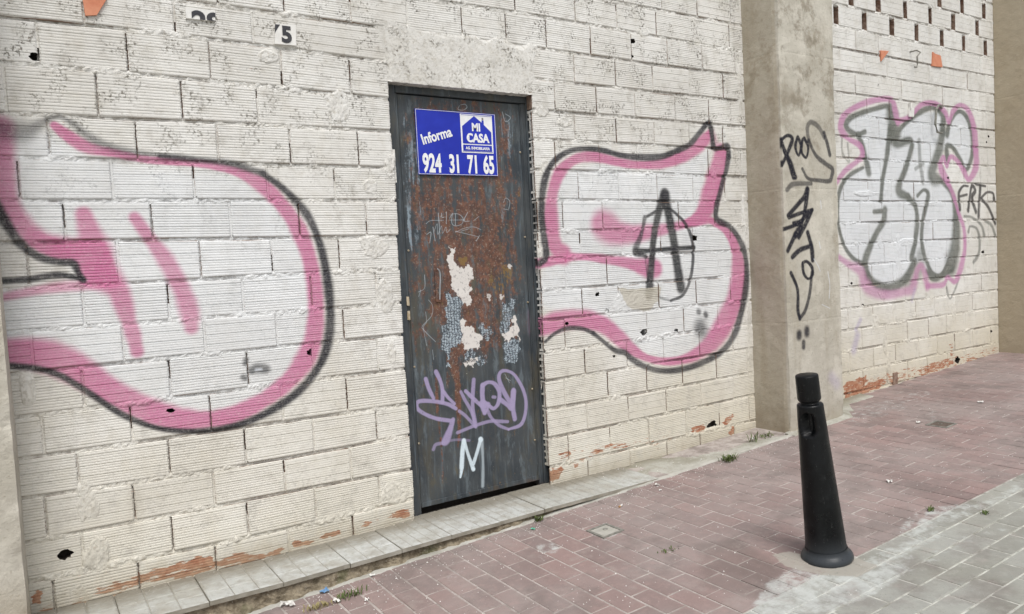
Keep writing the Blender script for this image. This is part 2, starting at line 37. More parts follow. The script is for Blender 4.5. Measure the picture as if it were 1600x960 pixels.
PAINT=[('w','p','white',0.42,26,[127,1689,287,1600,487,1569,729,1549,881,1498,1010,1375,1088,1191,1092,992,1055,780,931,625,763,545,583,545,419,602,268,719,147,833,48,896,-144,916,-131,1098,-16,1103,188,1114,174,1212,76,1275,5,1393,-58,1577,25,1660]),('w','s','pink',0.9,0.35,[157,1712,29,197,1676,48,258,1635,50,354,1615,35,477,1594,31,632,1588,31,768,1566,38,883,1517,56,964,1442,69,1036,1341,69,1079,1228,70,1101,1119,70,1108,1005,73,1100,891,76,1069,779,82,1005,686,81,916,615,80,817,565,73,715,533,72,620,529,75,522,544,87,418,589,98,287,681,108,145,808,110,46,863,117,-127,895,114]),('w','s','pink',0.85,0.5,[-15,1693,85,-16,1578,78,-13,1463,72,18,1358,72,77,1287,79,177,1248,87]),('w','p','pink',0.9,5,[41,1342,148,1285,286,1279,332,1119,340,1106,205,1111,186,1199,112,1217,36,1281]),('w','s','pink',0.85,0.45,[229,1380,57,245,1307,79,261,1233,110,273,1159,127,321,1094,92,339,1031,68,352,967,59,366,902,59,375,838,50]),('w','s','pink',0.7,0.6,[-76,1076,23,23,1095,33,146,1109,38,317,1104,25]),('w','s','pink',0.8,0.5,[404,1367,43,444,1296,54,499,1205,59,538,1120,64,564,1049,69,579,974,69,582,916,59]),('w','s','black',0.62,0.85,[-49,1700,70,27,1683,79,79,1693,57,121,1724,30,172,1746,19,216,1724,24,261,1679,34,323,1643,35,411,1622,28,514,1613,20,633,1604,18]),('w','s','black',0.85,0.7,[513,1610,18,657,1600,24,795,1585,30,917,1548,34]),('w','s','black',0.97,0.55,[912,1551,28,1003,1481,32,1082,1389,35,1132,1281,38,1159,1160,41,1171,1029,42,1169,899,42,1142,771,42,1088,676,40,1002,595,38,897,537,36,772,494,32,642,482,29,519,497,25,414,530,23,304,598,24,191,704,25,101,780,25,13,817,26,-112,841,25]),('w','s','black',0.95,0.5,[-51,1421,41,-18,1343,37,16,1277,35,68,1226,32,128,1204,29,179,1197,29,194,1163,22,211,1130,22,206,1130,24]),('w','s','black',0.95,0.5,[-71,1141,28,26,1142,28,128,1154,24,207,1135,19]),('w','s','black',0.75,0.6,[809,712,36,833,718,41,868,711,36]),('w','s','white',0.6,0.5,[827,713,11,849,713,11]),('w','s','black',0.7,0.7,[788,761,24,784,745,24]),('w','s','black',0.75,0.7,[772,687,26,777,683,26]),('w','p','white',0.42,16,[2566,1608,2794,1646,3080,1609,3339,1638,3589,1731,3663,1749,3628,1614,3564,1377,3594,1298,3823,1246,3875,1089,3844,844,3671,613,3437,492,3170,505,2948,612,2788,748,2564,838,2350,871,2353,1059,2449,1100,2580,1108,2499,1209,2449,1382,2475,1537]),('w','s','pink',0.92,0.35,[3669,1860,46,3610,1802,94,3439,1714,79,3261,1663,60,3092,1647,48,2926,1657,52,2773,1681,58,2650,1676,56,2559,1639,58,2486,1572,71,2441,1468,75,2426,1365,85,2429,1273,94,2446,1197,99,2495,1147,118]),('w','s','pink',0.92,0.35,[2314,1102,55,2415,1115,52,2529,1131,49,2671,1126,43,2809,1106,51,2951,1082,75,3058,1056,102,3138,1041,114,3169,1039,106]),('w','s','pink',0.85,0.45,[2765,1309,137,2810,1291,168,2889,1257,141,3010,1247,103,3136,1259,90,3265,1272,69,3400,1293,47,3538,1307,39,3663,1317,40]),('w','s','pink',0.95,0.3,[3778,1738,120,3739,1649,143,3705,1556,153,3659,1464,148,3610,1385,128,3539,1330,84,3427,1300,56]),('w','s','pink',0.92,0.35,[3663,1317,44,3777,1267,58,3861,1172,90,3897,1047,121,3890,924,145,3847,803,150,3757,678,150,3634,568,127,3494,501,87,3360,476,56,3221,480,46,3078,515,46,2961,580,63,2859,661,87,2759,736,98,2641,778,107,2517,792,105,2412,783,106,2327,763,92]),('w','s','pink',0.5,0.7,[3691,1845,79,3723,1783,72,3791,1754,63]),('w','s','black',0.95,0.4,[2339,1104,34,2379,1144,42,2373,1247,42,2363,1366,42,2379,1485,41,2410,1580,39,2465,1650,33,2554,1701,31,2653,1722,31,2798,1721,33,2948,1697,33,3085,1691,37,3253,1700,38,3398,1743,35]),('w','s','black',0.95,0.4,[3398,1743,35,3497,1782,37,3585,1856,40,3661,1919,33,3683,1908,45,3697,1842,40,3710,1771,41,3769,1773,32,3834,1784,41,3836,1720,42]),('w','s','black',0.92,0.45,[3836,1720,40,3808,1626,39,3761,1517,39,3713,1396,46,3715,1324,46,3825,1278,38,3911,1195,44,3961,1099,48,3974,994,49,3955,866,55,3903,712,54,3830,582,50,3705,487,43,3547,440,38,3367,417,36,3207,424,34,3075,459,34,2967,516,35,2902,568,34,2830,587,30,2753,642,27,2678,700,23]),('w','s','black',0.9,0.45,[2678,700,26,2602,732,25,2501,744,25,2413,724,22,2347,685,19]),('w','s','black',0.97,0.4,[3267,1481,69,3219,1379,55,3170,1228,50,3141,1078,51,3124,966,56,3109,884,61]),('w','s','black',0.97,0.4,[3271,1474,73,3301,1340,63,3329,1186,64,3348,1050,69,3373,913,64]),('w','s','black',0.97,0.4,[3023,1143,45,3129,1147,30,3311,1152,27,3496,1154,27]),('w','s','black',0.8,0.5,[3105,1342,29,3069,1238,29,3019,1150,45,3077,1118,24,3102,1110,27]),('w','s','black',0.9,0.4,[3125,1349,19,3272,1398,19,3391,1339,23,3458,1261,26,3490,1143,28,3465,987,27,3393,873,23,3283,841,20]),('w','s','black',0.5,0.6,[3283,841,16,3191,871,17,3114,966,20,3092,1118,20]),('w','s','black',0.75,0.7,[3513,758,36,3519,754,36]),('w','s','black',0.85,0.6,[3574,738,36,3580,729,36]),('w','s','black',0.75,0.8,[3525,662,99,3535,641,99]),('w','s','purple',0.6,0.7,[2302,909,50,2310,764,50]),('w','p','whiteb',0.5,8,[5092,2013,5314,2082,5647,2141,5674,1974,5724,1943,5905,2060,6136,2144,6374,2149,6427,2013,6527,2044,6591,2152,6705,2201,6836,2114,6872,1928,6780,1726,6659,1813,6541,1898,6361,1829,6277,1647,6488,1546,6561,1362,6573,1150,6464,942,6283,834,6111,854,6041,959,5948,938,5763,821,5462,823,5302,918,5108,1021,5007,1186,4978,1370,5009,1553,5137,1647,5313,1698,5262,1814,5212,1918,5089,1944]),('w','s','grey',0.92,0.5,[5324,1952,38,5228,1928,37,5127,1951,45,5091,1995,59,5155,2044,40,5298,2090,38,5462,2129,38,5630,2159,41,5670,2095,64]),('w','s','grey',0.92,0.5,[5672,2133,120,5694,2048,138,5698,1942,121]),('w','s','grey',0.92,0.5,[5243,1920,60,5295,1829,62,5331,1736,63,5359,1652,64]),('w','s','grey',0.92,0.5,[5649,1997,66,5617,1851,60,5577,1715,52,5530,1584,49,5507,1454,50]),('w','s','grey',0.92,0.5,[5554,1377,66,5534,1295,64,5438,1205,63,5351,1102,71,5281,990,77,5308,884,71]),('w','s','grey',0.92,0.5,[5412,1363,38,5512,1367,39]),('w','s','grey',0.92,0.5,[5715,1942,168,5739,1885,82,5935,1913,59,5921,1814,67,5845,1688,62,5770,1583,72,5758,1514,86,5880,1475,55]),('w','s','grey',0.92,0.5,[5880,1475,67,5977,1405,57,5999,1289,64,5966,1139,62,5905,1005,60]),('w','s','grey',0.92,0.5,[5724,1953,36,5887,2059,51,6090,2151,53,6279,2194,47,6412,2141,80,6407,2012,88]),('w','s','grey',0.92,0.5,[6396,1985,91,6353,1870,96,6281,1765,103,6229,1646,123,6372,1612,56]),('w','s','grey',0.92,0.5,[6372,1612,48,6507,1531,65,6573,1404,89,6587,1240,122,6560,1065,159,6493,914,172]),('w','s','grey',0.6,0.5,[6053,1919,46,6056,1768,46,6095,1593,46]),('w','s','grey',0.6,0.5,[5989,1696,33,6111,1745,34]),('w','s','grey',0.92,0.5,[6008,1486,36,6102,1532,30,6166,1497,56,6124,1390,53,6072,1263,55,6057,1121,55,6099,998,51,6188,875,40,6322,843,34,6444,932,45]),('w','s','grey',0.92,0.5,[6475,1989,62,6539,2112,53,6673,2189,37,6806,2139,58,6875,2019,73,6881,1891,73,6834,1776,63,6759,1710,38,6669,1787,57,6561,1883,47,6461,1890,53,6468,1791,70]),('w','s','grey',0.92,0.5,[5288,1688,30,5120,1629,32,5008,1535,40,4965,1407,38,4973,1256,37,5035,1116,34,5147,1019,33,5304,966,41]),('w','s','grey',0.92,0.5,[5301,904,61,5404,822,74,5605,781,79,5809,839,89,5950,973,74]),('w','s','grey',0.92,0.5,[6113,884,51,6224,817,53,6371,840,57,6522,886,48]),('w','s','grey',0.5,0.5,[5925,812,50,5852,816,127,6002,910,138,6043,1010,124]),('w','s','grey',0.6,0.5,[6416,733,27,6462,640,16,6556,724,26,6622,828,28]),('w','s','grey',0.5,0.5,[5041,1906,23,5043,1796,22,5117,1725,18,5107,1854,23]),('w','s','pink2',0.85,0.4,[4926,1543,41,5060,1655,44,5219,1733,43,5284,1777,61,5256,1846,50,5117,1895,46,5028,1964,68,5078,2058,50,5253,2138,43,5482,2197,42,5675,2211,49,5724,2137,75,5755,2051,69]),('w','s','pink2',0.85,0.4,[5755,2051,45,5924,2101,43,6111,2207,42,6309,2226,43,6452,2164,61,6499,2089,42,6572,2182,56,6696,2243,42,6829,2199,66,6909,2075,84,6934,1893,86]),('w','s','pink2',0.85,0.4,[6934,1893,86,6929,1741,88,6808,1630,51,6727,1693,63,6627,1775,49,6518,1809,39,6455,1728,36,6409,1805,42,6366,1716,77,6470,1598,67]),('w','s','pink2',0.85,0.5,[6470,1598,52,6556,1489,54,6622,1362,47,6709,1211,50,6713,1039,62,6644,880,75,6548,778,49,6439,816,43,6358,762,50,6127,765,41]),('w','s','pink2',0.75,0.6,[6127,765,69,6058,917,57,5983,901,62,5913,763,88,5795,740,62,5585,728,69,5401,754,81,5273,829,102,5222,927,84,5067,990,52,4903,1070,41]),('w','s','lilac',0.5,0.8,[5205,568,35,5146,501,35]),('w','s','lilac',0.5,0.8,[5160,453,61,5108,349,61]),('w','s','lilac',0.4,0.8,[5940,751,35,5900,662,35]),('w','s','dark2',0.95,0.4,[6653,1378,41,6638,1505,39,6712,1570,25,6795,1571,21]),('w','s','dark2',0.95,0.4,[6657,1484,22,6772,1501,22]),('w','s','dark2',0.95,0.4,[6788,1366,41,6848,1566,36,6911,1534,43,6855,1474,42,6915,1355,40]),('w','s','dark2',0.95,0.4,[6956,1316,43,6998,1574,43]),('w','s','dark2',0.95,0.4,[6923,1589,22,7086,1575,22]),('w','s','dark2',0.95,0.4,[7005,1470,27,7106,1520,23,7206,1515,28,7226,1465,43]),('w','s','dark2',0.95,0.4,[7027,1459,31,7134,1387,35,7242,1252,38]),('w','s','grey',0.7,0.5,[6723,1318,22,6849,1307,24,6997,1239,32,7048,1150,39]),('w','s','grey',0.7,0.5,[6781,1188,36,6814,1231,22,6920,1208,31,6970,1108,43,6944,993,39,6856,925,32]),('w','s','grey',0.7,0.5,[7064,1277,26,7173,1237,32,7238,1146,39]),('w','s','dark2',0.0,0.35,[5414,2524,11,5422,2525,11]),('m','p','o',0.8,8,[61,-80,312,-88,589,-97,881,-106,883,-84,722,-54,518,-46,236,-49]),('m','p','o',1,6,[624,-68,897,-79,881,-106,640,-105]),('m','p','o',0.9,6,[508,-38,581,-35,589,-97,417,-91]),('m','p','o',1,6,[926,-66,1147,-60,1151,-85,938,-97]),('m','p','o',0.8,6,[1318,-61,1501,-40,1505,-82,1238,-73]),('m','p','o',1,5,[-42,-26,-6,-32,-13,-74,-45,-69]),('m','p','o',0.9,6,[2304,-24,2381,-14,2447,-9,2404,-61,2326,-70]),('m','p','o',0.55,14,[2378,82,2475,100,2493,25,2392,23]),('m','p','o',0.6,12,[2493,25,2676,51,2916,46,2889,13,2514,0]),('m','p','o',0.9,7,[3413,50,3538,74,3547,28,3433,14]),('m','p','o',0.8,5,[3687,35,3791,81,3795,55,3709,15]),('m','p','o',0.9,5,[3724,-33,3815,-23,3789,-60]),('m','p','o',0.8,6,[2491,-17,2535,-25,2520,-51]),('m','p','o',0.85,8,[4971,102,5145,136,5275,168,5239,76,5472,105,5537,48,5301,20,4982,6]),('m','p','o',0.6,5,[5541,121,5663,132,5684,19,5570,14]),('m','p','o',0.45,12,[5715,115,6005,117,5956,35,5711,26]),('m','p','o',0.7,8,[5968,106,6493,140,6531,82,5983,32]),('m','p','o',0.5,8,[6438,280,6498,274,6533,136,6453,156]),('m','p','o',0.6,8,[6698,118,6912,122,6909,39,6716,39]),('m','p','c',0.75,16,[2838,956,3215,942,3189,848,3134,791,2960,812,2900,875]),('m','p','c',0.3,14,[1322,1197,1482,1207,1510,1130,1411,1105]),('m','p','o',0.55,10,[-22,-81,123,-94,369,-104,379,-125,100,-117,-23,-100]),('m','p','o',0.3,20,[2388,101,2702,83,2992,71,3305,79,3299,-19,2743,-16,2424,-29]),('m','p','o',0.42,10,[4987,118,7249,172,7268,78,6003,50,4980,-31]),('c','s','black',0.97,0.4,[3985,1774,23,4066,1817,21,4115,1800,34,4081,1735,29,4008,1634,29]),('c','s','black',0.97,0.4,[3993,1810,32,4032,1733,32,4077,1648,32,4116,1562,33]),('c','s','black',0.97,0.4,[4037,1718,34,4095,1645,35,4135,1562,37]),('c','s','black',0.97,0.4,[4172,1810,26,4202,1760,28,4173,1699,17,4144,1750,27,4166,1810,26]),('c','s','black',0.97,0.4,[4236,1809,24,4272,1755,26,4249,1689,18,4206,1720,26,4216,1792,24,4242,1810,19]),('c','s','black',0.85,0.4,[4495,1714,33,4472,1783,32,4441,1852,32]),('c','s','black',0.65,0.4,[4440,1823,30,4390,1886,36,4312,1914,33,4271,1875,34,4280,1795,35]),('c','s','black',0.8,0.4,[4280,1795,32,4348,1705,30,4445,1655,33,4518,1623,33,4509,1578,34,4481,1544,29,4373,1546,28,4262,1557,25,4207,1616,23]),('c','s','black',0.7,0.4,[4050,1482,30,4114,1518,33,4293,1525,27]),('c','s','black',0.97,0.4,[4252,1488,38,4218,1439,36,4178,1411,33]),('c','s','black',0.97,0.4,[4171,1406,33,4054,1323,32]),('c','s','black',0.97,0.4,[4252,1480,38,4213,1334,37,4171,1262,36]),('c','s','black',0.97,0.4,[4060,1311,28,4181,1338,28,4298,1358,28]),('c','s','black',0.97,0.4,[4019,1240,25,4146,1274,27,4285,1350,29]),('c','s','black',0.97,0.4,[4285,1350,35,4229,1277,34,4148,1186,33]),('c','s','black',0.97,0.4,[4102,1275,33,4171,1262,51,4117,1198,44]),('c','s','black',0.97,0.4,[4117,1206,34,4037,1105,33]),('c','s','black',0.97,0.4,[4239,1212,38,4274,1121,39,4283,1039,40]),('c','s','black',0.97,0.4,[4079,1063,31,4157,1105,30,4274,1129,29]),('c','s','black',0.97,0.4,[4178,1023,20,4223,1029,21,4274,990,29,4278,941,30,4231,919,20,4188,957,29,4178,1015,31]),('c','s','black',0.85,0.4,[4272,957,32,4246,832,31,4195,724,29,4135,672,26]),('c','s','black',0.97,0.4,[4061,964,28,4119,860,30,4119,726,31,4135,672,30]),('c','s','black',0.9,0.6,[4124,575,52,4123,559,52]),('c','s','black',0.9,0.6,[4202,593,53,4201,572,53]),('c','s','black',0.85,0.6,[4166,518,35,4164,486,35]),('c','s','white',0.6,0.3,[4387,1415,8,4391,1366,8]),('c','s','white',0.6,0.3,[4296,1043,7,4340,995,7,4358,962,7]),('c','s','white',0.6,0.3,[4439,954,8,4455,869,8,4444,781,8]),('c','s','white',0.6,0.3,[4368,745,5,4448,714,5]),('c','s','white',0.6,0.3,[4354,1152,8,4366,1110,8]),('c','s','lilac',0.35,0.9,[4446,258,72,4499,209,73]),('d','s','lilac',0.9,0.3,[1658,563,20,1672,513,20,1695,461,20]),('d','s','lilac',0.9,0.3,[1717,592,21,1737,545,21,1747,495,21,1743,435,22]),('d','s','lilac',0.9,0.3,[1818,391,19,1774,420,19,1694,446,19,1616,457,20,1601,431,20,1629,399,19,1698,360,19,1787,333,19]),('d','s','lilac',0.9,0.3,[1747,495,17,1776,454,17,1811,417,17]),('d','s','lilac',0.9,0.3,[1798,337,22,1780,294,30,1754,242,45,1739,228,29]),('d','s','lilac',0.6,0.3,[1739,228,16,1694,227,17,1679,206,18]),('d','s','lilac',0.75,0.3,[1851,473,18,1872,429,18,1910,357,18,1929,279,18]),('d','s','lilac',0.75,0.3,[1836,376,16,1871,346,17,1924,284,17]),('d','s','lilac',0.9,0.3,[1879,473,20,1924,426,20,1969,382,20]),('d','s','lilac',0.8,0.3,[1930,525,23,1921,455,23,1916,373,23,1927,288,22]),('d','s','lilac',0.9,0.3,[1981,489,27,1977,431,27,1986,345,27]),('d','s','lilac',0.9,0.3,[1981,489,21,2015,501,20,2054,488,21,2081,442,23,2072,384,24,2041,359,20,2008,384,20,1980,405,20]),('d','s','lilac',0.9,0.3,[2008,384,27,1986,350,23,1970,398,26]),('d','s','lilac',0.7,0.3,[2040,420,17,2054,417,17]),('d','s','lilac',0.9,0.3,[2083,403,24,2126,367,24,2155,346,28,2171,438,29]),('d','s','lilac',0.9,0.3,[2170,430,29,2161,354,28,2170,284,28]),('d','s','lilac',0.85,0.3,[2156,359,26,2110,438,26,2083,510,23,2097,546,19,2137,546,17,2186,514,18,2237,421,20,2245,333,21,2211,251,20,2128,234,14]),('d','s','lilac',0.7,0.3,[2128,234,17,2070,265,17,2023,315,18,2006,351,18]),('d','s','lilac',0.75,0.3,[1820,267,17,1915,285,17,2012,295,17,2071,286,17,2125,276,17]),('d','s','lilac',0.4,0.3,[1753,233,13,1817,231,13,1887,215,13]),('d','s','whitem',0.95,0.3,[1854,220,23,1843,168,26,1835,104,26,1830,67,19,1822,36,11]),('d','s','whitem',0.85,0.3,[1856,216,22,1877,137,18,1901,62,25]),('d','s','whitem',0.85,0.3,[1903,91,20,1931,153,20,1953,209,24]),('d','s','whitem',0.95,0.3,[1953,211,25,1955,207,25]),('d','s','whitem',0.45,0.7,[1958,207,23,1961,131,15,1958,55,15,1950,-36,19]),('d','s','whitem',0.9,0.3,[1896,67,16,1903,62,16]),('d','p','rust',0.85,60,[1727,1455,1991,1488,2120,1490,2132,1379,2211,1254,2205,1153,2152,952,1738,979,1730,1234,1794,1397]),('d','p','rust',0.6,50,[1614,1226,1754,1233,1773,976,1708,981]),('d','p','rust',0.8,50,[1731,1011,2269,979,2273,947,2111,883,2092,589,1914,640,1777,503,1759,657]),('d','p','rust',0.62,60,[1661,1949,2255,1961,2254,1151,2232,603,1582,738]),('d','p','rust',0.55,60,[1713,1953,1873,1972,2156,1961,2207,1825,2206,1490,2140,1390,1802,1423,1669,1548]),('d','p','ochre',0.5,40,[2038,1021,2165,1154,2204,1130,2225,1039,2152,952,2047,959]),('d','p','ochre',0.8,10,[1870,1154,1933,1163,1917,1114,1886,1121]),('d','s','rust',0.7,0.6,[1715,564,18,1715,402,21,1724,206,14,1720,27,11]),('d','s','rust',0.8,0.6,[1833,647,44,1831,451,37,1834,319,22,1818,189,11]),('d','p','paper',0.95,1,[1825,1215,1867,1208,1866,1187,1853,1171,1868,1122,1910,1098,1929,1114,1965,1079,1962,1036,1936,1021,1946,982,1920,967,1858,971,1838,1032,1831,1070,1819,1119,1816,1167,1841,1180]),('d','p','paper',0.95,1,[1861,1003,1951,998,1943,921,1908,924,1886,946,1869,957]),('d','p','paper',0.95,1,[1879,842,1908,831,1900,801,1947,792,1998,741,1982,685,1940,689,1910,677,1884,682,1883,716,1872,727]),('d','p','paper',0.95,1,[1865,620,1914,640,1961,640,1966,624,1923,608,1934,586,1887,594]),('d','p','paper',0.95,1,[2114,738,2165,757,2192,781,2195,834,2217,822,2222,746,2225,692,2195,727,2162,699,2131,707]),('d','p','paper',0.8,1,[2121,956,2152,949,2126,924]),('d','p','paper',0.7,1,[2036,967,2060,960,2054,919,2037,941]),('d','p','paper',0.8,1,[2179,1109,2205,1096,2194,1080,2178,1089]),('d','p','glue',0.75,2,[1785,988,1875,957,1878,870,1866,717,1799,673,1800,597,1760,597,1752,729,1758,829,1798,830,1783,907]),('d','p','glue',0.6,3,[1984,815,2061,782,2053,746,2015,723,1980,753]),('d','p','glue',0.6,3,[2129,935,2208,940,2195,834,2172,756,2117,740]),('d','p','glue',0.7,2,[2117,692,2224,682,2219,599,2112,600]),('d','p','glue',0.55,3,[1869,676,1998,652,1995,595,1864,600]),('d','p','glue',0.35,4,[1997,642,2096,642,2093,600,1995,595]),('d','p','bluegrey',0.5,12,[1597,1899,1690,1874,1704,1548,1666,1235,1611,1190,1583,1485]),('d','p','bluegrey',0.5,20,[1688,1486,1723,1486,1722,1381,1700,1224,1636,1304,1631,1485]),('d','p','bluegrey',0.5,20,[1776,1476,1836,1487,1846,1455,1802,1423]),('d','p','bluegrey',0.5,16,[2123,1434,2195,1417,2180,1294,2108,1307]),('d','p','bluegrey',0.4,14,[2156,1905,2249,1861,2234,1625,2156,1656]),('d','p','bluegrey',0.4,25,[1610,1174,1653,1121,1634,1017,1598,988]),('d','s','scratch',0.55,0.3,[1710,1329,3,1737,1344,3,1809,1346,3]),('d','s','scratch',0.55,0.3,[1781,1381,4,1783,1312,4,1782,1253,4]),('d','s','scratch',0.55,0.3,[1799,1381,4,1801,1359,4,1813,1362,3]),('d','s','scratch',0.55,0.3,[1827,1386,4,1823,1327,4]),('d','s','scratch',0.55,0.3,[1860,1380,4,1854,1332,4,1874,1316,3,1912,1326,3,1920,1353,4,1896,1375,3,1860,1375,3,1843,1354,3]),('d','s','scratch',0.55,0.3,[1842,1346,3,1932,1345,3]),('d','s','scratch',0.55,0.3,[1878,1377,4,1874,1321,4]),('d','s','scratch',0.55,0.3,[1950,1385,4,1925,1342,4,1956,1339,3]),('d','s','scratch',0.55,0.3,[1982,1341,3,2015,1363,3]),('d','s','scratch',0.55,0.3,[1752,1291,3,1772,1328,3,1772,1275,3,1795,1317,3,1799,1280,3,1819,1311,3,1823,1284,3,1843,1300,3]),('d','s','scratch',0.55,0.3,[1872,1284,3,1929,1304,3,1980,1309,3,2023,1294,3]),('d','s','scratch',0.55,0.3,[1872,1289,3,1952,1271,3,2002,1259,3]),('d','s','scratch',0.55,0.3,[1903,1288,3,1954,1301,3]),('d','s','scratch',0.55,0.3,[2012,1264,4,1991,1237,4]),('d','s','scratch',0.55,0.3,[1710,1276,3,1734,1286,4,1724,1234,4]),('d','s','scratch',0.55,0.3,[1747,1312,4,1755,1243,4]),('d','s','scratch',0.55,0.3,[2169,1434,4,2184,1457,3,2209,1440,4,2200,1401,4]),('d','s','scratch',0.55,0.3,[2167,1401,3,2200,1395,3]),('d','s','scratch',0.55,0.3,[1645,995,3,1681,1014,3,1685,1077,4]),('d','s','scratch',0.5,0.3,[1699,953,3,1719,922,3,1711,873,3,1658,827,3,1667,802,3,1725,741,3]),('d','s','scratch',0.5,0.3,[1679,895,3,1681,845,3,1663,817,3,1674,727,3]),('d','s','scratch',0.5,0.3,[1705,703,3,1708,653,3]),('d','s','scratch',0.5,0.3,[1646,972,3,1659,1005,3]),('d','s','scratch',0.5,0.3,[2120,533,3,2148,481,3]),('d','s','scratch',0.5,0.3,[2125,511,3,2155,491,3]),('d','s','scratch',0.55,0.3,[1936,1922,3,1928,1903,4,1957,1901,3,1980,1916,4,1970,1931,3,1944,1926,3]),('d','s','scratch',0.55,0.3,[2192,1907,4,2209,1858,4,2242,1880,4,2211,1898,4]),('d','s','scratch',0.7,0.3,[1760,1105,5,1769,1073,5,1761,952,5]),('d','s','purple',0.6,0.8,[2326,837,59,2329,750,67])]
PLATEA=[(0.6467, 2.2106), (0.7628, 2.2137), (0.7596, 2.1692), (0.6485, 2.1676)]
PLATEB=[(1.0106, 2.1932), (1.0969, 2.1959), (1.0936, 2.1076), (0.9991, 2.1052)]
SHARD0=[(0.2821, 2.2005), (0.3662, 2.2056), (0.3266, 2.1375), (0.2875, 2.1299)]
SHARD1=[(5.5347, 2.5648), (5.6481, 2.5721), (5.5438, 2.4854)]
SHARD2=[(6.2679, 2.6329), (6.2959, 2.6207), (6.3819, 2.6144), (6.4075, 2.5251), (6.2541, 2.5206)]
SIGN=[(1.683, 1.8904), (2.141, 1.8869), (2.1348, 1.5682), (1.6761, 1.5716)]
HOLES=[(0.073, 0.095, 0.0182), (1.074, 0.764, 0.0142), (0.481, 0.587, 0.0104), (1.425, 1.068, 0.0075), (0.114, 1.961, 0.014), (3.063, 2.355, 0.0146), (3.058, 2.267, 0.0073), (2.645, 0.921, 0.0284), (2.718, 0.916, 0.0108), (2.782, 0.818, 0.0109), (3.056, 0.673, 0.0188), (3.321, 0.656, 0.0116), (2.498, 0.769, 0.0087), (3.599, 0.032, 0.0283), (7.156, 2.006, 0.011), (7.121, 1.955, 0.0082), (7.021, 1.007, 0.0144), (2.819, 0.555, 0.0073), (3.505, 1.213, 0.0157), (3.207, -0.034, 0.0116), (5.107, 0.843, 0.0093), (5.234, 0.675, 0.0095), (5.519, 2.304, 0.0119), (6.471, 1.635, 0.0105), (6.563, 0.117, 0.0269), (7.14, 0.307, 0.0113)]
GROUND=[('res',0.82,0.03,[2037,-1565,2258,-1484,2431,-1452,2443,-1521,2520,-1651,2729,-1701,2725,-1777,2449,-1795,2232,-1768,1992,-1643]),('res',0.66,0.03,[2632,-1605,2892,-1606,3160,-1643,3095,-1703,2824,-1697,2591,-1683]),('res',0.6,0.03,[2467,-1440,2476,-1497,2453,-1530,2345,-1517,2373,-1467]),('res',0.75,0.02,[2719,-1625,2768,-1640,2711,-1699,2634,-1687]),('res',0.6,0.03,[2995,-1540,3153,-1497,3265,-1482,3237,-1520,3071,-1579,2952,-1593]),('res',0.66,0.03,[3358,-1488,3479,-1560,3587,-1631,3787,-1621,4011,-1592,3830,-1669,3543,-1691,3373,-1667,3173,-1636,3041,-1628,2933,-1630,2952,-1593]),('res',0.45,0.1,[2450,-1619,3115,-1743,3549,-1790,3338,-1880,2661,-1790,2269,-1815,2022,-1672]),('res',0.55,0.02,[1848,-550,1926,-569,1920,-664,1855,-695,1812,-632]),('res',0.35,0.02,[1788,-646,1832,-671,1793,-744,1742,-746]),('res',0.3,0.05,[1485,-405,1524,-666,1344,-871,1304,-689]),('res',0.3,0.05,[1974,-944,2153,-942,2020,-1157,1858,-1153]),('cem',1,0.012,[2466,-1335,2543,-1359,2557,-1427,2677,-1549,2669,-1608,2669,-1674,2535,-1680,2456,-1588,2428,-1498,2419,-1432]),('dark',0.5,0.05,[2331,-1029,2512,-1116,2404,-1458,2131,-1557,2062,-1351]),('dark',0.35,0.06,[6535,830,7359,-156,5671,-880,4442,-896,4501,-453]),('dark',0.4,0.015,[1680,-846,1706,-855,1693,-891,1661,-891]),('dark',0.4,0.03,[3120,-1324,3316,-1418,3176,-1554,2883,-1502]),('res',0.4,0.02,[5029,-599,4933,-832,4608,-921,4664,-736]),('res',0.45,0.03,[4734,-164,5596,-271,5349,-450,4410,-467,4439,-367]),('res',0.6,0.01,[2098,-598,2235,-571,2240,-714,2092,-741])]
# ------------------------------------------------------------------ helpers
RND = random.Random(7)
def ground_z(x): return -0.236 + 0.0475 * x
def step_z(x):
    xs = [-.3, .2, .8, 1.5, 2.3, 3.2, 4.0]; zs = [-.098, -.104, -.110, -.097, -.092, -.088, -.066]
    return float(np.interp(x, xs, zs))
def obj(name, verts, faces, mat=None, parent=None, kind=None, mats=None, fm=None, smooth=False, loc=None):
    me = bpy.data.meshes.new(name); me.from_pydata([tuple(v) for v in verts], [], [tuple(f) for f in faces])
    for m in (mats or [mat]): me.materials.append(m)
    if fm is not None: me.polygons.foreach_set('material_index', fm)
    if smooth: me.polygons.foreach_set('use_smooth', [True] * len(me.polygons))
    me.update()
    o = bpy.data.objects.new(name, me); COL.objects.link(o)
    if loc: o.location = loc
    if parent: o.parent = parent
    if kind: o['kind'] = kind
    return o
def thing(name, label, cat, group=None, loc=(0, 0, 0)):
    o = bpy.data.objects.new(name, None); COL.objects.link(o); o.location = loc; o.empty_display_size = .1
    tag(o, label, cat, group); return o
def tag(o, label, cat, group=None):
    o['label'] = label; o['category'] = cat
    if group: o['group'] = group
    return o
def local(o, parent):
    "shift a child meshed in world coordinates into its parent's frame"
    o.data.transform(Matrix.Translation(-parent.location)); return o
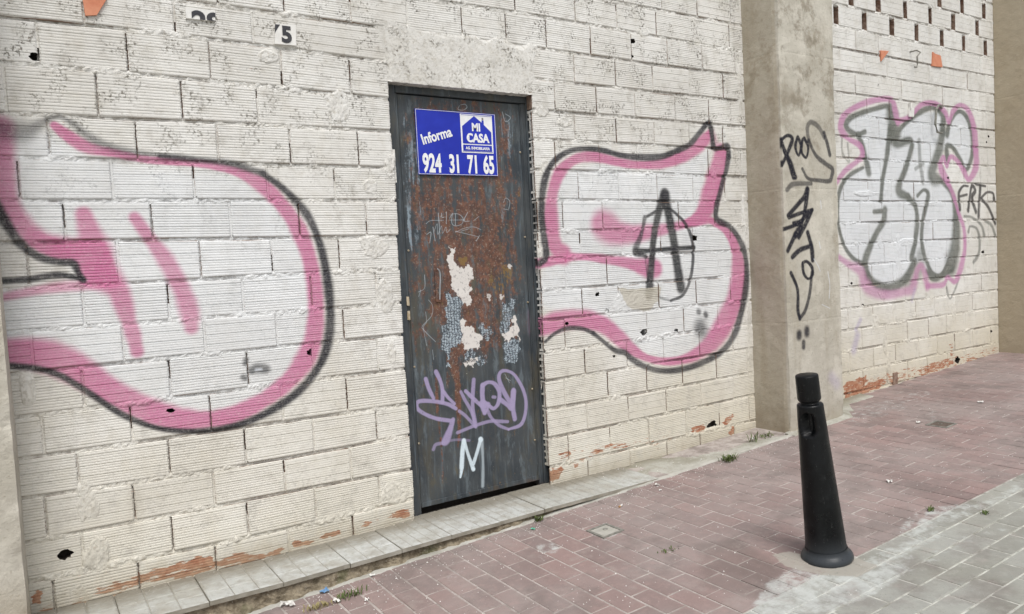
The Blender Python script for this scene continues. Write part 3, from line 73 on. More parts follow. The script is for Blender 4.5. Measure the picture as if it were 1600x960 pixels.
class MB:
    def __init__(s): s.v = []; s.f = []; s.m = []
    def box(s, a, b, m=0, jit=0):
        i = len(s.v); x0, y0, z0 = a; x1, y1, z1 = b
        for p in ((x0,y0,z0),(x1,y0,z0),(x1,y1,z0),(x0,y1,z0),(x0,y0,z1),(x1,y0,z1),(x1,y1,z1),(x0,y1,z1)):
            s.v.append(tuple(c + RND.uniform(-jit, jit) for c in p) if jit else p)
        for q in ((0,3,2,1),(4,5,6,7),(0,1,5,4),(1,2,6,5),(2,3,7,6),(3,0,4,7)): s.f.append(tuple(i + k for k in q)); s.m.append(m)
    def grid(s, P, m=0):
        "P[row][col] of points"
        i = len(s.v); nc = len(P[0])
        for r in P: s.v += [tuple(p) for p in r]
        for a in range(len(P) - 1):
            for b in range(nc - 1):
                s.f.append((i + a*nc + b, i + a*nc + b + 1, i + (a+1)*nc + b + 1, i + (a+1)*nc + b)); s.m.append(m)
    def build(s, name, mat=None, parent=None, mats=None, **k):
        return obj(name, s.v, s.f, mat, parent, mats=mats, fm=s.m, **k)
def bevelled(o, w, seg=2):
    bm = bmesh.new(); bm.from_mesh(o.data); bmesh.ops.bevel(bm, geom=bm.edges[:], offset=w, segments=seg, affect='EDGES', profile=.5); bm.to_mesh(o.data); bm.free(); return o

# ------------------------------------------------------------------ painted marks as generated images (world-space, metres)
PAINTS = {'pink': (.50, .155, .29), 'pink2': (.46, .20, .36), 'black': (.020, .021, .026), 'white': (.66, .70, .76), 'whiteb': (.60, .65, .72), 'purple': (.20, .09, .17),
          'grey': (.10, .11, .095), 'lilac': (.34, .29, .46), 'dark2': (.045, .04, .038), 'whitem': (.62, .72, .78), 'paper': (.66, .63, .60), 'scratch': (.48, .54, .58)}
def smooth_pts(P, per=8):
    P = np.array(P, float)
    if len(P) < 3: return P
    Q = np.vstack([2*P[0]-P[1], P, 2*P[-1]-P[-2]]); out = []
    for i in range(1, len(Q) - 2):
        t = np.linspace(0, 1, per, endpoint=False)[:, None]
        p0, p1, p2, p3 = Q[i-1], Q[i], Q[i+1], Q[i+2]
        out.append(.5 * (2*p1 + (p2-p0)*t + (2*p0-5*p1+4*p2-p3)*t*t + (3*p1-p0-3*p2+p3)*t**3))
    out.append(P[-1:]); return np.vstack(out)
def blur(a, r):
    if r < 1: return a
    k = np.exp(-np.linspace(-2, 2, 2*r+1)**2); k /= k.sum()
    a = np.apply_along_axis(lambda m: np.convolve(m, k, 'same'), 0, a)
    return np.apply_along_axis(lambda m: np.convolve(m, k, 'same'), 1, a)
RP = np.random.RandomState(5)
def jag(P, amp, n=5):
    "fractal, torn outline"
    P = [np.array(p) for p in P]
    for k in range(n):
        Q = []
        for a, b in zip(P, P[1:] + P[:1]):
            d = b-a; L = np.hypot(*d); m = (a+b)/2 + np.array([-d[1], d[0]])/(L+1e-6)*RP.uniform(-1, 1)*min(amp, L*.38)
            Q += [a, m]
        P = Q; amp *= .62
    return np.array(P)
class Canvas:
    def __init__(s, x0, z0, w, h, res):
        s.x0, s.z0, s.w, s.h, s.res = x0, z0, w, h, res
        s.nx, s.nz = int(w/res), int(h/res)
        s.X = x0 + (np.arange(s.nx) + .5) * res; s.Z = z0 + (np.arange(s.nz) + .5) * res
        s.rgba = np.zeros((s.nz, s.nx, 4), np.float32)
    def win(s, xa, xb, za, zb):
        i0, i1 = max(0, int((xa-s.x0)/s.res)), min(s.nx, int((xb-s.x0)/s.res)+2)
        j0, j1 = max(0, int((za-s.z0)/s.res)), min(s.nz, int((zb-s.z0)/s.res)+2)
        return i0, i1, j0, j1
    def stroke(s, P, soft):
        S = smooth_pts(P); S[:, 2] = np.maximum(S[:, 2], .001)
        if len(S) > 8: S[:, 2] *= 1 + .13*np.convolve(RP.uniform(-1, 1, len(S)+6), np.ones(7)/3.2, 'valid')
        m = S[:, 2].max() * (1 + soft); i0, i1, j0, j1 = s.win(S[:,0].min()-m, S[:,0].max()+m, S[:,1].min()-m, S[:,1].max()+m)
        if i1 <= i0 or j1 <= j0: return None
        M = np.zeros((j1-j0, i1-i0), np.float32)
        for a, b in zip(S[:-1], S[1:]):
            mm = max(a[2], b[2]) * (.6 + soft)
            k0, k1, l0, l1 = s.win(min(a[0],b[0])-mm, max(a[0],b[0])+mm, min(a[1],b[1])-mm, max(a[1],b[1])+mm)
            if k1 <= k0 or l1 <= l0: continue
            x = s.X[k0:k1][None]; z = s.Z[l0:l1][:, None]; d = b[:2]-a[:2]; L = (d*d).sum() + 1e-12
            t = np.clip(((x-a[0])*d[0] + (z-a[1])*d[1])/L, 0, 1)
            D = np.hypot(x-a[0]-t*d[0], z-a[1]-t*d[1]); w = (a[2]+(b[2]-a[2])*t)/2
            v = np.clip((w*(1+soft) - D)/(2*soft*w + 1e-6), 0, 1); v = v*v*(3-2*v)
            sub = M[l0-j0:l1-j0, k0-i0:k1-i0]; np.maximum(sub, v, out=sub)
        return M, i0, i1, j0, j1
    def poly(s, P, softm):
        P = np.array(P); m = softm*1.5; i0, i1, j0, j1 = s.win(P[:,0].min()-m, P[:,0].max()+m, P[:,1].min()-m, P[:,1].max()+m)
        if i1 <= i0 or j1 <= j0: return None
        x = s.X[i0:i1][None]; z = s.Z[j0:j1][:, None]; M = np.zeros((j1-j0, i1-i0), bool)
        for a, b in zip(P, np.roll(P, -1, 0)):
            if a[1] == b[1]: continue
            c = ((a[1] > z) != (b[1] > z)) & (x < (b[0]-a[0])*(z-a[1])/(b[1]-a[1]) + a[0]); M ^= c
        return blur(M.astype(np.float32), int(softm/s.res)), i0, i1, j0, j1
    def over(s, r, col, alpha):
        if r is None: return
        M, i0, i1, j0, j1 = r; A = (M*alpha)[..., None]; D = s.rgba[j0:j1, i0:i1]
        ao = A + D[..., 3:]*(1-A)
        D[..., :3] = (np.array(col, np.float32)*A + D[..., :3]*D[..., 3:]*(1-A))/np.maximum(ao, 1e-4); D[..., 3:] = ao
    def chan(s, r, c, alpha):
        if r is None: return
        M, i0, i1, j0, j1 = r; D = s.rgba[j0:j1, i0:i1, c]; np.maximum(D, M*alpha, out=D)
    def image(s, name):
        im = bpy.data.images.new(name, s.nx, s.nz, alpha=True); im.colorspace_settings.name = 'Non-Color'; im.alpha_mode = 'CHANNEL_PACKED'
        im.pixels.foreach_set(s.rgba.ravel()); im.update(); im.pack(); return im
cw = Canvas(-.3, -.15, 7.7, 2.8, .0035); cm_ = Canvas(-.3, -.25, 7.7, 1.5, .005)
cc = Canvas(3.95, -.1, .7, 2.2, .002); cd = Canvas(1.5, -.15, .9, 2.2, .0015); cdm = Canvas(1.5, -.15, .9, 2.2, .003)
cg = Canvas(.2, -2.6, 7.2, 2.5, .006)
DCH = {'rust': 0, 'bluegrey': 1, 'ochre': 2, 'glue': 3}
for surf, typ, col, alpha, soft, q in PAINT:
    if typ == 's':
        P = np.array(q, float).reshape(-1, 3)/1000
        if surf == 'd' and col in DCH: cdm.chan(cdm.stroke(P, soft), DCH[col], alpha); continue
        cv = {'w': cw, 'c': cc, 'd': cd}[surf]; cv.over(cv.stroke(P, soft), PAINTS[col], alpha)
    else:
        P = np.array(q, float).reshape(-1, 2)/1000
        if surf == 'm': cm_.chan(cm_.poly(jag(P, .02, 4), soft*.0022), {'o': 0, 'c': 1, 'g': 2}[col], alpha); continue
        if surf == 'd' and col in DCH: cdm.chan(cdm.poly(jag(P, .03, 4), soft*.002), DCH[col], alpha); continue
        if col == 'paper': P = jag(P, .016, 5)
        cv = {'w': cw, 'c': cc, 'd': cd}[surf]; cv.over(cv.poly(smooth_pts(np.vstack([P, P[:1]]), 6) if surf == 'w' else P, soft*.0024), PAINTS[col], alpha)
for k, a, s_, q in GROUND:
    cg.chan(cg.poly(np.array(q, float).reshape(-1, 2)/1000, s_), {'res': 0, 'cem': 1, 'dark': 2}[k], a)
cdm.rgba[..., 3] = np.maximum(cdm.rgba[..., 3], 0); cg.rgba[..., 3] = 1; cm_.rgba[..., 3] = 1

# ------------------------------------------------------------------ node helpers
class NT:
    def __init__(s, name, rough=.8, spec=.3):
        s.mat = bpy.data.materials.new(name); s.mat.use_nodes = True; s.t = s.mat.node_tree; s.n = s.t.nodes; s.l = s.t.links
        s.b = s.n['Principled BSDF']; s.b.inputs['Roughness'].default_value = rough; s.b.inputs['Specular IOR Level'].default_value = spec
        s.geo = s.n.new('ShaderNodeNewGeometry'); s.pos = s.geo.outputs['Position']
    def set(s, sock, v):
        if isinstance(v, bpy.types.NodeSocket): s.l.new(v, sock)
        elif isinstance(v, (tuple, list)): sock.default_value = tuple(v) + ((1,) if len(v) == 3 and len(sock.default_value) == 4 else ())
        else: sock.default_value = v
    def noise(s, scale, detail=4, rough=.55, vec=None, stretch=None, dist=0):
        n = s.n.new('ShaderNodeTexNoise'); n.inputs['Scale'].default_value = scale; n.inputs['Detail'].default_value = detail; n.inputs['Roughness'].default_value = rough; n.inputs['Distortion'].default_value = dist
        v = vec or s.pos
        if stretch: m = s.n.new('ShaderNodeMapping'); m.inputs['Scale'].default_value = stretch; s.l.new(v, m.inputs[0]); v = m.outputs[0]
        s.l.new(v, n.inputs['Vector']); return n.outputs['Fac']
    def ramp(s, f, a, b, lo=0., hi=1.):
        n = s.n.new('ShaderNodeMapRange'); n.interpolation_type = 'SMOOTHSTEP'; s.set(n.inputs[0], f)
        for i, v in zip((1, 2, 3, 4), (a, b, lo, hi)): n.inputs[i].default_value = v
        return n.outputs[0]
    def math(s, op, a, b=0., clamp=False):
        n = s.n.new('ShaderNodeMath'); n.operation = op; n.use_clamp = clamp; s.set(n.inputs[0], a); s.set(n.inputs[1], b); return n.outputs[0]
    def mix(s, f, a, b, mode='MIX'):
        n = s.n.new('ShaderNodeMix'); n.data_type = 'RGBA'; n.blend_type = mode; s.set(n.inputs[0], f); s.set(n.inputs[6], a); s.set(n.inputs[7], b); return n.outputs[2]
    def sep(s, v):
        n = s.n.new('ShaderNodeSeparateXYZ'); s.l.new(v, n.inputs[0]); return n.outputs
    def rgb(s, v):
        n = s.n.new('ShaderNodeSeparateColor'); s.l.new(v, n.inputs[0]); return n.outputs
    def img(s, canvas, name, axes='XZ'):
        x, y, z = s.sep(s.pos); c = s.n.new('ShaderNodeCombineXYZ')
        s.l.new(s.math('DIVIDE', s.math('SUBTRACT', x, canvas.x0), canvas.nx*canvas.res), c.inputs[0])
        s.l.new(s.math('DIVIDE', s.math('SUBTRACT', z if axes == 'XZ' else y, canvas.z0), canvas.nz*canvas.res), c.inputs[1])
        n = s.n.new('ShaderNodeTexImage'); n.image = IM[name]; n.extension = 'CLIP'; n.interpolation = 'Cubic'; s.l.new(c.outputs[0], n.inputs[0]); return n.outputs
    def bump(s, h, dist=.002, strength=1., prev=None):
        n = s.n.new('ShaderNodeBump'); n.inputs['Distance'].default_value = dist; n.inputs['Strength'].default_value = strength; s.set(n.inputs['Height'], h)
        if prev: s.l.new(prev, n.inputs['Normal'])
        return n.outputs[0]
    def done(s, col, normal=None, rough=None):
        s.set(s.b.inputs['Base Color'], col)
        if normal: s.l.new(normal, s.b.inputs['Normal'])
        if rough is not None: s.set(s.b.inputs['Roughness'], rough)
        return s.mat
IM = {'wall': cw.image('wall_paint'), 'damage': cm_.image('wall_damage'), 'column': cc.image('column_paint'), 'door': cd.image('door_paint'), 'doorm': cdm.image('door_wear'), 'ground': cg.image('pavement_stains')}

# ------------------------------------------------------------------ materials
def wall_paint(name, mortar=False):
    t = NT(name, .9, .15)
    n1 = t.noise(2.2, 5); n2 = t.noise(14, 5, .6); x, y, z = t.sep(t.pos)
    base = t.mix(t.ramp(n1, .3, .7), (.61, .60, .57), (.72, .715, .69))
    base = t.mix(t.ramp(n2, .45, .75, 0, .45), base, (.53, .505, .445))
    low = t.ramp(t.math('ADD', z, t.math('MULTIPLY', n1, .8)), 1.5, .3)       # lime wash is yellower near the pavement
    base = t.mix(t.math('MULTIPLY', low, .5), base, (.62, .58, .46))
    base = t.mix(t.math('MULTIPLY', t.math('MULTIPLY', t.ramp(x, 2.4, 4.6), t.ramp(t.math('ADD', z, t.math('MULTIPLY', n1, .5)), 1.0, .2)), .5), base, (.52, .46, .32))
    # mould and soot specks, thick in the upper courses
    up = t.ramp(t.math('ADD', z, t.math('MULTIPLY', t.noise(1.3, 3), .8)), 1.3, 2.5, .22, 1.)
    sp = t.math('MULTIPLY', t.ramp(t.noise(75, 6, .7), .50, .60), t.ramp(t.noise(8.5, 4, .6), .49, .60))
    sp2 = t.math('MULTIPLY', t.ramp(t.noise(26, 7, .75), .54, .68), t.ramp(t.noise(4.1, 4), .46, .6))
    far = t.ramp(x, 4.0, 4.6, 1., .25)
    base = t.mix(t.math('MULTIPLY', t.math('MULTIPLY', up, far), t.math('MULTIPLY', sp, .95)), base, (.13, .12, .10))
    base = t.mix(t.math('MULTIPLY', t.math('MULTIPLY', up, far), t.math('MULTIPLY', sp2, .55)), base, (.23, .20, .165))
    base = t.mix(t.ramp(t.noise(5, 5, .6, stretch=(1, 1, .25)), .58, .8, 0, .35), base, (.42, .385, .31))
    sm = t.math('MULTIPLY', t.ramp(t.noise(150, 3, .6), .62, .72), .5); base = t.mix(sm, base, (.34, .31, .26))
    oi = t.n.new('ShaderNodeObjectInfo'); base = t.mix(t.ramp(oi.outputs['Random'], 0, 1, 0, .16), base, (.45, .42, .36))
    if mortar: base = t.mix(t.math('MULTIPLY', t.ramp(t.noise(55, 6, .7), .50, .66), .5), base, (.30, .27, .215))
    blot = t.ramp(t.noise(11, 6, .68), .50, .68); base = t.mix(t.math('MULTIPLY', blot, .42), base, (.37, .35, .31))
    im = t.img(cw, 'wall'); brk = t.math('MULTIPLY', t.ramp(t.noise(60, 5, .7), .25, .5, .74, 1.), t.ramp(t.noise(5, 4), .3, .6, .88, 1.)); brk2 = t.ramp(t.noise(230, 2), .2, .6, .8, 1.)
    base = t.mix(t.math('MULTIPLY', t.math('MULTIPLY', im[1], brk), brk2), base, im[0])
    base = t.mix(t.math('MULTIPLY', sm, .35), base, (.45, .42, .38))
    # bare clay where the wash has come off, bare cement on the broken brick
    dm = t.rgb(t.img(cm_, 'damage')[0]); grain = t.noise(40, 6, .7, stretch=(.35, 1, 2.2))
    om = t.ramp(t.math('ADD', dm[0], t.math('MULTIPLY', t.math('SUBTRACT', grain, .5), 2.8)), .50, .66)
    chip = t.math('MULTIPLY', t.ramp(t.noise(48, 5, .7), .66, .72), t.ramp(z, .35, -.1, 0, 1))
    clay = t.mix(t.ramp(t.noise(30, 5), .3, .7), (.30, .12, .07), (.44, .25, .16))
    base = t.mix(t.math('MAXIMUM', om, t.math('MULTIPLY', chip, .7)), base, clay)
    cf = t.ramp(t.math('ADD', dm[1], t.math('MULTIPLY', t.math('SUBTRACT', n2, .5), .8)), .4, .6)
    base = t.mix(t.math('MULTIPLY', cf, .8), base, (.47, .44, .37))
    splash = t.math('MULTIPLY', t.ramp(t.math('ADD', z, t.math('MULTIPLY', t.noise(11, 6, .7), .30)), .20, -.02), .62)
    base = t.mix(splash, base, (.30, .25, .17))
    b = t.bump(t.noise(190, 5, .65), .0015, .6 if not mortar else 1.); b = t.bump(t.noise(38, 5, .6), .004 if mortar else .0022, .7, b)
    return t.done(base, b)
M_WALL = wall_paint('limewashed_brick'); M_MORT = wall_paint('limewashed_mortar', True)
def simple(name, c1, c2, scale=12, rough=.85, spec=.2, bumpd=.001, bs=120, metallic=0):
    t = NT(name, rough, spec); t.b.inputs['Metallic'].default_value = metallic
    return t.done(t.mix(t.ramp(t.noise(scale, 5), .3, .7), c1, c2), t.bump(t.noise(bs, 4), bumpd))
M_BARE = simple('bare_clay', (.15, .085, .06), (.30, .22, .17), 30)
M_CORE = simple('old_mortar', (.12, .10, .085), (.20, .17, .14), 20)
M_CELL = simple('limewashed_clay_cells', (.62, .59, .54), (.48, .38, .31), 9)
def m_column(img=True):
    t = NT('column_render', .92, .1); x, y, z = t.sep(t.pos)
    base = t.mix(t.ramp(t.noise(2.6, 6, .6), .3, .7), (.42, .395, .335), (.53, .505, .44))
    base = t.mix(t.ramp(t.noise(3.4, 6, .65, stretch=(1, 1, .8)), .5, .72, 0, .6), base, (.24, .205, .15))
    base = t.mix(t.ramp(t.noise(5.5, 7, .7), .5, .66, 0, .55), base, (.60, .57, .50)); base = t.mix(t.math('MULTIPLY', t.ramp(t.noise(4.5, 6, .7), .48, .62), t.ramp(z, 1.2, 2.4, .1, .75)), base, (.21, .18, .135))
    base = t.mix(t.ramp(t.noise(9, 6, .6, stretch=(1, 1, .15)), .5, .75, 0, .5), base, (.31, .27, .20))
    base = t.mix(t.ramp(t.noise(60, 4), .60, .70, 0, .35), base, (.20, .17, .12))
    base = t.mix(t.math('MULTIPLY', t.ramp(x, 7.1, 7.2), .75), base, (.46, .395, .29))   # far pier is mixed browner
    side = t.math('MULTIPLY', t.ramp(y, -.262, -.245), t.ramp(x, 3.9, 3.95)); base = t.mix(t.math('MULTIPLY', side, .45), base, (.34, .285, .20))  # side shade painted into the pier flanks, darker and browner
    base = t.mix(t.math('MULTIPLY', t.ramp(t.math('ADD', z, t.math('MULTIPLY', t.noise(6, 5), .3)), .32, .02), .55), base, (.22, .17, .105))
    im = t.img(cc, 'column'); front = t.ramp(y, -.25, -.262)
    base = t.mix(t.math('MULTIPLY', t.math('MULTIPLY', im[1], front), t.ramp(t.noise(80, 4), .25, .5, .75, 1)), base, im[0])
    seam = t.ramp(t.math('PINGPONG', t.math('ADD', z, .19), .42), .0, .012)
    b = t.bump(t.noise(140, 5, .7), .003); b = t.bump(t.noise(14, 6, .6), .010, .9, b); b = t.bump(seam, .002, .5, b)
    return t.done(base, b)
M_COL = m_column()
def m_door(name, leaf=True):
    t = NT(name, .42, .45); x, y, z = t.sep(t.pos)
    base = t.mix(t.ramp(t.noise(5, 6, .65), .3, .7), (.030, .038, .046), (.062, .070, .074))
    streak = t.noise(16, 6, .7, stretch=(2.2, 1, .16))
    base = t.mix(t.ramp(streak, .5, .7, 0, .6), base, (.13, .165, .19))
    base = t.mix(t.ramp(t.noise(7, 6, .7, stretch=(1.6, 1, .3)), .50, .68, 0, .6), base, (.085, .075, .05))
    if leaf:
        dmo = t.img(cdm, 'doorm'); r, g, b_ = t.rgb(dmo[0])[0:3]
        n = t.math('SUBTRACT', t.noise(13, 8, .72, stretch=(1.7, 1, .55)), .5); nf = t.math('SUBTRACT', t.noise(55, 6, .75), .5)
        nn = t.math('ADD', t.math('MULTIPLY', n, 2.6), t.math('MULTIPLY', nf, 1.2))
        bg = t.ramp(t.math('ADD', t.math('ADD', g, t.math('MULTIPLY', t.math('SUBTRACT', streak, .5), 2.2)), t.math('MULTIPLY', nf, 1.)), .45, .75, 0, .85)
        base = t.mix(bg, base, (.25, .31, .36))
        rf = t.ramp(t.math('ADD', t.math('MULTIPLY', r, .85), nn), .34, .66)
        rust = t.mix(t.ramp(t.noise(38, 6, .7), .35, .7), (.075, .036, .026), (.19, .085, .052)); rust = t.mix(t.ramp(t.noise(90, 3), .56, .68, 0, .75), rust, (.30, .235, .19))
        base = t.mix(t.math('MULTIPLY', rf, .92), base, rust)
        base = t.mix(t.ramp(t.noise(9, 8, .75, stretch=(1.6, 1, .5)), .54, .66, 0, .7), base, (.12, .145, .16)); base = t.mix(t.ramp(t.noise(26, 8, .8, stretch=(3.2, 1, .35)), .60, .66, 0, .45), base, (.22, .25, .27)); base = t.mix(t.ramp(t.noise(17, 6, .7, stretch=(1, 1, .4)), .56, .7, 0, .6), base, (.10, .085, .05))
        of = t.ramp(t.math('ADD', b_, nn), .35, .6, 0, .85); base = t.mix(of, base, t.mix(t.noise(22, 4), (.22, .10, .02), (.17, .15, .06)))
        # glue left by torn bills: pale film crossed by a mesh of black lines
        wob = t.math('MULTIPLY', t.math('SUBTRACT', t.noise(12, 4, .6), .5), .05)
        def rule(coord, per, th): return t.ramp(t.math('PINGPONG', t.math('ADD', coord, wob), per), .0, th)
        hx = t.math('ADD', x, t.math('MULTIPLY', t.math('SUBTRACT', t.noise(55, 3), .5), .012)); hz = t.math('ADD', z, t.math('MULTIPLY', t.math('SUBTRACT', t.noise(48, 3), .5), .014))
        lines = t.math('MULTIPLY', t.math('MULTIPLY', rule(hx, .0085, .0035), rule(hz, .0065, .0026)), t.ramp(t.noise(75, 5, .75), .38, .52)); gl = t.mix(lines, (.03, .04, .055), t.mix(t.noise(30, 5), (.28, .36, .42), (.50, .56, .60)))
        gf = t.ramp(t.math('ADD', dmo[1], t.math('ADD', t.math('MULTIPLY', nf, 1.6), t.math('MULTIPLY', n, 1.2))), .45, .6, 0, .95); base = t.mix(gf, base, gl)
        im = t.img(cd, 'door'); br = t.ramp(t.noise(85, 5, .7), .22, .45, .45, 1.)
        pc = t.mix(t.ramp(t.noise(70, 5, .7), .55, .68, 0, .8), im[0], (.20, .19, .19)); 
        isp = t.ramp(t.rgb(im[0])[0], .645, .655)   # torn paper keeps specks of print
        base = t.mix(t.math('MULTIPLY', im[1], br), base, t.mix(isp, im[0], pc))
    edge = t.ramp(t.math('ADD', z, t.math('MULTIPLY', t.noise(9, 6, .7), .35)), .12, .0, 0, .75)
    base = t.mix(edge, base, (.11, .055, .03))
    base = t.mix(t.ramp(t.noise(60, 5, .7), .63, .70, 0, .6), base, (.14, .075, .045))
    im2 = t.ramp(t.noise(120, 2), .74, .78, 0, .7); base = t.mix(im2, base, (.45, .45, .42))
    b = t.bump(t.noise(50, 6, .7), .0012, .8); b = t.bump(t.noise(3.5, 2), .012, .5, b)
    return t.done(base, b, t.ramp(t.noise(10, 5), .3, .7, .38, .7))
M_LEAF = m_door('rusty_painted_steel'); M_FRAME = m_door('dark_painted_steel', False)
def m_paver(name, c1, c2, c3, joined=False):
    t = NT(name, .85, .25); oi = t.n.new('ShaderNodeObjectInfo')
    rnd = t.math('FRACT', t.math('ADD', oi.outputs['Random'], t.geo.outputs['Random Per Island']))
    base = t.mix(rnd, c1, c2); base = t.mix(t.ramp(t.noise(1.7, 4), .35, .65, 0, .7), base, c3)
    base = t.mix(t.ramp(t.noise(24, 6, .7), .45, .75, 0, .4), base, tuple(c*1.35 for c in c1)); base = t.mix(t.ramp(t.noise(170, 3), .6, .75, 0, .45), base, tuple(c*.5 for c in c2))
    base = ground_marks(t, base)
    b = t.bump(t.noise(260, 3, .6), .0012, .7); b = t.bump(t.noise(30, 4), .002, .5, b)
    return t.done(base, b)
def ground_marks(t, base):
    g = t.rgb(t.img(cg, 'ground', 'XY')[0]); n = t.math('SUBTRACT', t.noise(22, 7, .72), .5); n2 = t.math('SUBTRACT', t.noise(5, 4), .5)
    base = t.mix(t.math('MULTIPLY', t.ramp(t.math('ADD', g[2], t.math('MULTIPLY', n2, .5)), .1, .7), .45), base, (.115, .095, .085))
    f = t.ramp(t.math('ADD', g[0], t.math('ADD', t.math('MULTIPLY', n, 2.0), t.math('MULTIPLY', n2, .5))), .38, 1.05, 0, .85)
    base = t.mix(f, base, (.50, .52, .50))
    f2 = t.ramp(t.math('ADD', g[1], t.math('MULTIPLY', n, 2.2)), .45, .9, 0, .85); base = t.mix(f2, base, (.35, .33, .29))
    base = t.mix(t.ramp(t.noise(3.3, 7, .68), .48, .66, 0, .5), base, (.155, .13, .12)); base = t.mix(t.ramp(t.noise(9, 7, .7), .54, .70, 0, .42), base, (.33, .29, .265))
    return t.mix(t.ramp(t.noise(210, 2), .70, .74, 0, .6), base, (.50, .49, .46))
M_RED = m_paver('red_paver', (.285, .205, .19), (.21, .16, .15), (.30, .26, .245)); M_GREY = m_paver('grey_paver', (.31, .31, .275), (.20, .195, .165), (.33, .335, .31))
def m_sheet(name, c1, c2, pav=None):
    t = NT(name, .95, .1); base = t.mix(t.ramp(t.noise(14, 6, .7), .38, .66), c1, c2)
    if pav:
        m = t.n.new('ShaderNodeTexBrick'); m.offset = .5; mp = t.n.new('ShaderNodeMapping'); mp.inputs['Rotation'].default_value = (0, 0, pav[0]); t.l.new(t.pos, mp.inputs[0]); t.l.new(mp.outputs[0], m.inputs['Vector'])
        m.inputs['Scale'].default_value = 1; m.inputs['Brick Width'].default_value = .19; m.inputs['Row Height'].default_value = .095; m.inputs['Mortar Size'].default_value = .004
        m.inputs['Color1'].default_value = pav[1] + (1,); m.inputs['Color2'].default_value = pav[2] + (1,); m.inputs['Mortar'].default_value = c1 + (1,)
        near = t.ramp(t.sep(t.pos)[0], 7.9, 7.95); base = t.mix(near, base, m.outputs['Color'])
    return t.done(ground_marks(t, base), t.bump(t.noise(200, 4), .002))
M_GROUT = m_sheet('joint_sand', (.44, .40, .37), (.27, .235, .215), (math.pi/2, (.225, .145, .135), (.17, .115, .11)))
M_GROUTG = m_sheet('road_joint_sand', (.56, .56, .51), (.26, .26, .22), (0, (.26, .265, .24), (.21, .215, .195)))
def m_slab():
    t = NT('worn_cement_tile', .85, .25); oi = t.n.new('ShaderNodeObjectInfo')
    base = t.mix(oi.outputs['Random'], (.42, .425, .395), (.50, .515, .50)); base = t.mix(t.ramp(t.noise(9, 6, .65), .4, .7, 0, .75), base, (.33, .315, .27))
    x, y, z = t.sep(t.pos); base = t.mix(t.math('MULTIPLY', t.ramp(t.math('ADD', y, t.math('MULTIPLY', t.noise(12, 6, .7), .16)), -.10, .06), .85), base, (.19, .17, .13)); base = t.mix(t.ramp(t.noise(28, 6, .7), .48, .62, 0, .45), base, (.27, .255, .215))  # tiles darken towards the wall: grime plus painted contact shade
    base = t.mix(t.ramp(t.noise(120, 4), .58, .72, 0, .5), base, (.24, .23, .20)); base = t.mix(t.ramp(t.noise(60, 2), .70, .74, 0, .5), base, (.60, .60, .57))
    return t.done(base, t.bump(t.noise(240, 4, .7), .0012))
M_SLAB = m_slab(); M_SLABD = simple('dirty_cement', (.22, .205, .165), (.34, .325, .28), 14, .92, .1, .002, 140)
def m_soil():
    t = NT('crumbled_mortar_soil', .97, .05); base = t.mix(t.ramp(t.noise(26, 6, .7), .35, .65), (.14, .115, .08), (.32, .275, .20))
    base = t.mix(t.ramp(t.noise(9, 4), .55, .7, 0, .6), base, (.10, .11, .055)); base = t.mix(t.ramp(t.noise(95, 3), .62, .7, 0, .7), base, (.36, .33, .27))
    return t.done(base, t.bump(t.noise(90, 6, .7), .006))
M_SOIL = m_soil()
M_CEM = simple('grey_cement', (.33, .32, .28), (.46, .45, .41), 10, .92, .1, .002, 160)
def m_fillet():
    t = NT('worn_cement_strip', .92, .1); base = t.mix(t.ramp(t.noise(6, 6, .65), .35, .65), (.30, .29, .24), (.44, .435, .39))
    base = t.mix(t.ramp(t.noise(40, 6, .7), .52, .7, 0, .5), base, (.20, .18, .14)); base = t.mix(t.ramp(t.noise(90, 2), .68, .73, 0, .6), base, (.58, .56, .5))
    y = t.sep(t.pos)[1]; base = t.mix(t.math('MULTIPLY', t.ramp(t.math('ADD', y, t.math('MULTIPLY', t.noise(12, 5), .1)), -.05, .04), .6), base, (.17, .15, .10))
    return t.done(base, t.bump(t.noise(120, 5, .7), .004))
M_FIL = m_fillet()
def m_bollard():
    t = NT('black_gloss_plastic', .26, .24); base = t.mix(t.ramp(t.noise(20, 6, .7), .4, .7), (.003, .0034, .004), (.006, .007, .008))
    base = t.mix(t.ramp(t.noise(55, 5, .8, stretch=(3, 3, .7)), .62, .67, 0, .6), base, (.10, .10, .10)); base = t.mix(t.ramp(t.noise(9, 8, .8), .54, .68, 0, .22), base, (.04, .044, .046))
    z = t.sep(t.pos)[2]; dust = t.math('MULTIPLY', t.ramp(t.math('ADD', z, t.math('MULTIPLY', t.noise(20, 5), .05)), .03, -.09), .55)
    base = t.mix(dust, base, (.07, .08, .09))
    return t.done(base, t.bump(t.noise(130, 4), .0006, .6), t.ramp(t.noise(14, 5), .3, .7, .24, .50))
M_BOL = m_bollard()
M_BLUE = simple('blue_print', (.010, .022, .34), (.016, .034, .42), 8, .35, .4, .0003, 40)
M_WPR = simple('white_print', (.72, .73, .74), (.80, .81, .82), 30, .4, .3, .0002, 60)
M_TILEW = simple('white_glazed_tile', (.66, .65, .62), (.74, .73, .70), 30, .3, .5, .0004, 60)
M_BLK = simple('black_glaze', (.03, .03, .035), (.05, .05, .055), 30, .4, .4, .0003, 60)
M_TERRA = simple('terracotta_shard', (.52, .20, .12), (.60, .27, .17), 25, .9, .1, .001, 100)
M_PAPERL = simple('litter_paper', (.62, .61, .58), (.74, .73, .70), 60, .8, .2, .001, 90)
M_BROWN = simple('filter_tip', (.50, .27, .10), (.6, .36, .16), 60)
M_LEAFG = simple('weed_green', (.055, .085, .025), (.12, .15, .05), 60, .7, .2, .0005, 90)
M_STRAW = simple('dry_weed', (.22, .19, .09), (.30, .26, .13), 60, .8, .1, .0005, 90)
